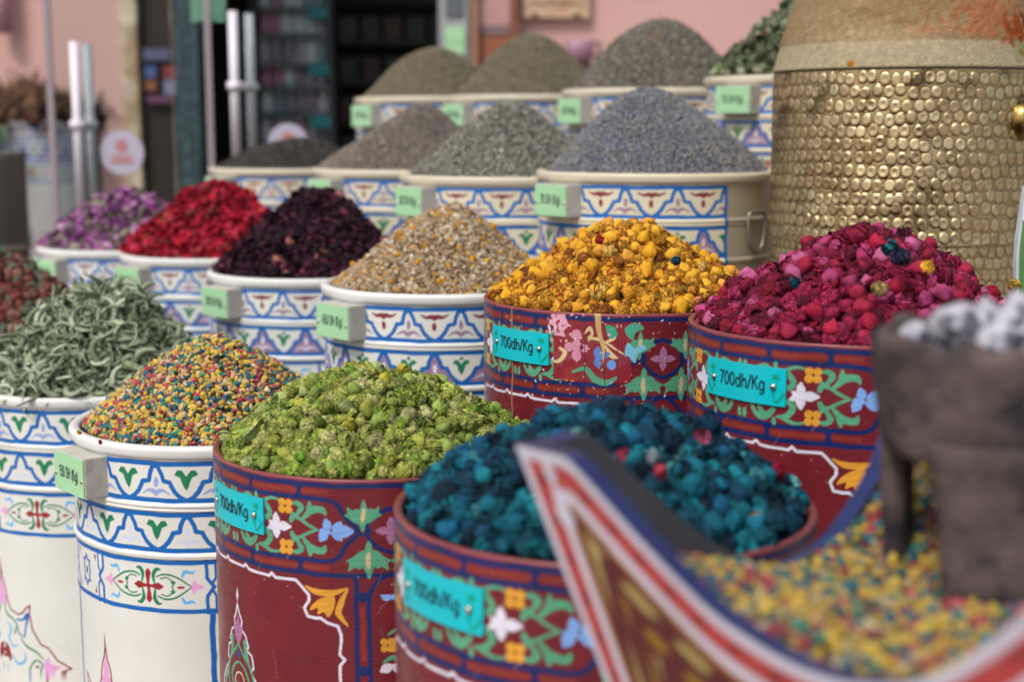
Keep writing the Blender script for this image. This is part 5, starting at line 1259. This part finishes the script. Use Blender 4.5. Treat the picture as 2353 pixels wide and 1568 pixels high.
# glass doors
def glass_mat():
    m = bpy.data.materials.new('door_glass'); m.use_nodes = True; nt = m.node_tree; b = nt.nodes['Principled BSDF']
    b.inputs['Base Color'].default_value = (.80, .88, .86, 1); b.inputs['Roughness'].default_value = .03; b.inputs['Transmission Weight'].default_value = 1; b.inputs['IOR'].default_value = 1.02
    return m
MG = glass_mat(); M_GEDGE = mat('glass_edge', '9A8C92', rough=.3)
def glass_door(x0, x1, edge_x, hx0, hx1, hy0, hy1, Y, label, stick=None):
    t = thing('glass_door', label, 'door', (fx((x0 + x1) / 2, Y), Y, 0)); ox = fx((x0 + x1) / 2, Y)
    box('glass_pane', (0, 0, 1.15), (fx(x1, Y) - fx(x0, Y), .010, 2.3), MG, t, .001)
    box('edge_strip', (fx(edge_x, Y) - ox, 0, 1.15), (.020, .014, 2.3), M_GEDGE, t, .002)
    h = None
    for side_, xx in enumerate((hx0, hx1)):
        yy = -.05 if side_ == 0 else .05; X = fx(xx, Y + yy) - ox
        z1, z0 = fz(hy0, Y), fz(hy1, Y)
        hd = tube('bar_handle', [(X, yy, z0), (X, yy, z1)], .0145, M_CHROME, t, 16)
        for zz in (z0 + (z1 - z0) * .5,):
            tube('handle_mount', [(X, yy, zz), (X, 0, zz)], .009, M_CHROME, hd, 10)
            o = revolve('clamp_ring', [(.017, -.012), (.024, -.012), (.024, .012), (.017, .012)], 20, M_CHROME, hd); o.location = (X, yy, zz)
    if stick:
        sx, sy, sr = stick; r_ = sr / FPX * Y
        bm = bmesh.new(); bmesh.ops.create_cone(bm, cap_ends=True, segments=48, radius1=r_, radius2=r_, depth=.002)
        bmesh.ops.transform(bm, matrix=Matrix.Translation((fx(sx, Y) - ox, -.007, fz(sy, Y))) @ Matrix.Rotation(PI / 2, 4, 'X'), verts=bm.verts[:])
        s = link('round_sticker', from_bm('round_sticker', bm, mat('sticker_white', 'B4AEBE', rough=.4)), t)
        M_ST = mat('sticker_print', 'B87878', rough=.5)
        X0, Z0 = fx(sx, Y) - ox, fz(sy, Y)
        for w_, dz in ((.9, -.20), (1.05, -.42)): box('sticker_print', (X0, -.009, Z0 + dz * r_), (r_ * w_, .001, r_ * .14), M_ST, s, 0)
        bm = bmesh.new()
        for k in range(6):
            a = k * PI / 3; r2 = bmesh.ops.create_cone(bm, cap_ends=True, segments=14, radius1=r_ * .13, radius2=r_ * .13, depth=.001)
            bmesh.ops.transform(bm, matrix=Matrix.Translation((X0 + math.cos(a) * r_ * .17, -.0090 - .0001 * k, Z0 + r_ * .30 + math.sin(a) * r_ * .17)) @ Matrix.Rotation(PI / 2, 4, 'X'), verts=r2['verts'])
        link('sticker_emblem', from_bm('sticker_emblem', bm, M_ST), s)
    return t
glass_door(112, 400, 120, 179, 208, 98, 470, 4.4, 'left glass door leaf with chrome bar handles and a round sticker', (279, 350, 50))
glass_door(476, 760, 484, 542, 579, 28, 365, 4.5, 'right glass door leaf with tall chrome bar handles before the shelf', (662, 330, 46))
# green notice on the glass
nt_ = thing('green_notice', 'pale green notice at the top of the shop doorway', 'notice', (fx(487, 4.7), 4.7, 0)); box('notice_sheet', (0, 0, (fz(-60, 4.7) + fz(50, 4.7)) / 2), (.115, .006, fz(-60, 4.7) - fz(50, 4.7)), mat('notice_green', '6E9A80', rough=.6), nt_, .001)
box('notice_clip', (0, -.005, fz(-58, 4.7)), (.04, .006, .02), M_CHROME, nt_, .001)
# small posters on the dark jamb
MPC = ['5A5678', '8A3038', '46568A', '6A3A5A', '8A5038', '7A7A94']
for i, (px, py, w_, h_) in enumerate(((367, 125, 60, 26), (352, 165, 26, 26), (394, 165, 26, 26), (352, 196, 26, 22), (394, 200, 26, 32), (372, 228, 60, 16))):
    t = thing('small_poster', ['wide dusky poster at the top of the dark jamb', 'blue grey card on the dark jamb, upper left', 'red card on the dark jamb, upper right', 'brownish card on the dark jamb, middle left', 'pale card on the dark jamb, middle right', 'purple strip card lowest on the dark jamb'][i], 'poster', (fx(px), YW - .01, fz(py)), 0, 'cards stuck on the dark jamb')
    box('poster_sheet', (0, 0, 0), (w_ / FPX * YW, .006, h_ / FPX * YW), mat('poster_%d' % i, MPC[[0, 2, 1, 4, 5, 3][i]], rough=.6), t, .001)
    box('poster_border', (0, .002, 0), (w_ / FPX * YW + .008, .004, h_ / FPX * YW + .008), M_DARK, t, .001)
# wall pipe / lamp on the left wall
t = thing('wall_pipe', 'short pinkish pipe fixed on the pink wall, top left', 'pipe', (fx(32), YW - .06, 0))
tube('pipe_body', [(0, 0, fz(78)), (0, 0, fz(-120))], .034, mat('pipe_paint', 'B98C92', rough=.5), t, 20)
box('pipe_bracket', (0, .03, fz(-60)), (.09, .06, .03), M_BROWN, t, .003)
# right side: pale case with green notices, wood post, pink panel
t = thing('display_cabinet', 'pale cabinet edge with green price cards right of the doorway', 'cabinet', (fx(1045), YW - .05, 0))
box('cabinet_side', (0, .12, 1.0), (fx(1080) - fx(1012), .24, 2.3), mat('cabinet_paint', '9A9C9E', rough=.5, mottle=.1, mscale=6), t, .004)
box('price_card', (.005, -.006, fz(82)), (.085, .006, .07), M_GREENSH, t, .001); box('price_card', (.005, -.006, fz(112)), (.085, .006, .05), M_GREENSH, t, .001); box('dark_card', (.005, -.006, fz(15)), (.075, .006, .09), mat('card_grey', '5C6064', rough=.5), t, .001)
t = thing('wood_framed_panel', 'reddish brown wooden frame with pink panes beside the pink wall', 'panel', (fx(1135), YW - .08, 0))
MWR = mat('red_wood', '7E4A34', rough=.6, mottle=.15, mscale=7)
box('frame_post', (fx(1092) - fx(1135), .04, 1.2), (.03, .08, 2.4), mat('tan_frame', '9A7058', rough=.6, mottle=.1), t); box('frame_post', (fx(1182) - fx(1135), .04, 1.2), (.036, .08, 2.4), MWR, t)
for i, (y0, y1, cc) in enumerate(((-120, 62, 'B88C88'), (66, 78, '8A7478'), (82, 140, '95583C'), (143, 260, '9A6052'))):
    z0, z1 = fz(y1), fz(y0); box('panel_board', (0, .05, (z0 + z1) / 2), (fx(1175) - fx(1100), .03, z1 - z0), mat('panel_%d' % i, cc, rough=.55, mottle=.1), t, .002)
t = thing('wall_sign', 'cream sign with dark lettering on the pink wall', 'sign', (fx(1276), YW - .03, 0))
zc = (fz(-60) + fz(42)) / 2; box('sign_board', (0, 0, zc), (fx(1352) - fx(1200), .02, fz(-60) - fz(42)), mat('sign_cream', 'C9A888', rough=.6, mottle=.12, mscale=12, alt='B07F58', altscale=7), t, .004)
rs = random.Random(8)
for k in range(9):
    x = (k - 4) * .026; tube('sign_stroke', [(x - .008, -.012, fz(6) - .008), (x + .003, -.012, fz(6) + rs.uniform(-.01, .014)), (x + .010, -.012, fz(6) + rs.uniform(-.012, .006))], .0035, M_DARK, t, 6)
for k in (-1, 1): box('sign_foot', (k * .09, -.006, fz(36)), (.03, .012, .02), mat('sign_bracket', '6A5038'), t, .003)
t = thing('pink_basket', 'small blurred pinkish pot against the pink wall behind the cones', 'pot', (fx(1330, 6.0), 6.0, 0))
revolve('pot_body', [(.001, fz(150, 6)), (.05, fz(150, 6)), (.062, fz(112, 6)), (.058, fz(92, 6)), (.052, fz(92, 6)), (.05, fz(110, 6))], 28, mat('pot_pink', 'A5788A', rough=.5), t)
tube('pot_handle', [(.055, 0, fz(96, 6)), (.085, 0, fz(100, 6)), (.085, 0, fz(122, 6)), (.056, 0, fz(130, 6))], .008, mat('pot_dark', '6E4A58', rough=.5), t, 8)
box('pot_stand', (0, 0, fz(150, 6) / 2), (.14, .12, fz(150, 6) - .004), M_WOODD, t)

# far drums on the left behind the glass
def far_drum(px, a_px, label, dark=False):
    Z = FPX * R / a_px; c = at(px, 280, Z); rz = math.atan2(-c[0], c[1])
    H_ = .86; t = thing('painted_spice_drum', label, 'drum', (c[0], c[1], c[2] - H_), rz, 'drums standing far back behind the glass door')
    if dark:
        o = revolve('drum_body', [(R - .01, -.1), (R - .01, 0), (R, .002), (R + .006, -.004), (R, -.03), (R, -.3), (R + .004, -.31), (R, -.32), (R, -H_)], 64, mat('dark_green_drum', '303A36', rough=.5, mottle=.15), t); o.location = (0, 0, H_)
    else:
        key = ('far', 0);
        if key not in MESHES: MESHES[key] = drum_mesh('drum_body', 'M', H_, -30, .0035, .27)
        b = link('drum_body', MESHES[key], t); b.location = (0, 0, H_)
        price_block(b, -30, .045, '40 DH (Kg)')
    box('drum_base', (0, 0, -(c[2] - H_) / 2), (.4, .4, abs(c[2] - H_) - .002), M_WOODD, t) if c[2] - H_ > .02 else None
    return c, rz
f1 = far_drum(62, 118, 'far white and blue drum at the left, topped with dark brown bristly pods'); f2 = far_drum(-160, 125, 'farthest left white drum, almost outside the photo'); f3 = far_drum(205, 112, 'dark green drum behind the left door handles', True)
def spiky(c, rz, h, pal, label, seed):
    heap('bristly_pod_heap', label, 'dried pods', c, rz, R, h, [dict(n=170, size=.045, protos=PRO['crumple2'], pal=pal, w=[1] * len(pal), low=.25, lift=.4), dict(n=500, size=.035, protos=PRO['sliver'], pal=pal, w=[1] * len(pal), low=.5, lift=.9)], '1C1410', k=2.2, e=.2, seed=seed)
spiky(f1[0], f1[1], .10, ['5C4030', '3A2820', '8A6A4A', '6E4A3C'], 'dark brown bristly pods piled on the far left drum', 40)
spiky(f2[0], f2[1], .10, ['6E5230', '3A2820', '8A6A3A'], 'tan and dark pods on the drum at the very left edge', 41)
spiky(f3[0], f3[1], .11, ['20231E', '2C2A22', '1A1814'], 'blackish pods on the dark green drum', 42)
# grey bin in the left
c = at(-40, 350, 4.4); t = thing('grey_metal_bin', 'plain grey metal bin standing at the left edge', 'bin', (c[0], c[1], 0))
revolve('bin_body', [(.001, .01), (.125, .01), (.125, c[2] - .02), (.13, c[2]), (.118, c[2]), (.115, c[2] - .05)], 48, mat('bin_grey', '5F5E58', rough=.5, mottle=.1), t)
revolve('bin_hoop', [(.1255, c[2] - .30), (.132, c[2] - .30), (.132, c[2] - .285), (.1255, c[2] - .285)], 48, M_STEEL, t)

# ==================================================================== light, world, camera
w = bpy.data.worlds.new('World'); SC.world = w; w.use_nodes = True; nt = w.node_tree
bg = nt.nodes['Background']; sky = nt.nodes.new('ShaderNodeTexSky'); sky.sky_type = 'NISHITA'; sky.sun_disc = False
SUN_EL, SUN_AZ = math.radians(52), math.radians(215)     # azimuth clockwise from +Y
sky.sun_elevation = SUN_EL; sky.sun_rotation = SUN_AZ; sky.air_density = 1.0; sky.dust_density = 3.0; sky.ozone_density = 1.0
hs = nt.nodes.new('ShaderNodeHueSaturation'); hs.inputs['Saturation'].default_value = .6
nt.links.new(sky.outputs[0], hs.inputs['Color']); nt.links.new(hs.outputs[0], bg.inputs['Color']); bg.inputs['Strength'].default_value = .10
sl = bpy.data.lights.new('sun', 'SUN'); sl.energy = 1.5; sl.angle = math.radians(14); sl.color = (1.0, .97, .92)
so = bpy.data.objects.new('sun', sl); COL.objects.link(so)
sd = Vector((math.sin(SUN_AZ) * math.cos(SUN_EL), math.cos(SUN_AZ) * math.cos(SUN_EL), math.sin(SUN_EL)))
so.rotation_euler = (-sd).to_track_quat('-Z', 'Y').to_euler(); so.location = sd * 10
cd = bpy.data.cameras.new('camera'); co = bpy.data.objects.new('camera', cd); COL.objects.link(co)
cd.sensor_width = 36; cd.lens = 36 * FPX / 2353; cd.clip_start = .02; cd.clip_end = 3000
co.location = CAM; co.rotation_euler = (PI / 2 - PITCH, 0, 0)
cd.dof.use_dof = True; cd.dof.focus_distance = 1.98; cd.dof.aperture_fstop = 2.6; cd.dof.aperture_blades = 9
SC.camera = co
SC.view_settings.view_transform = 'Standard'; SC.view_settings.look = 'None'; SC.view_settings.exposure = 0.58; SC.view_settings.gamma = 1
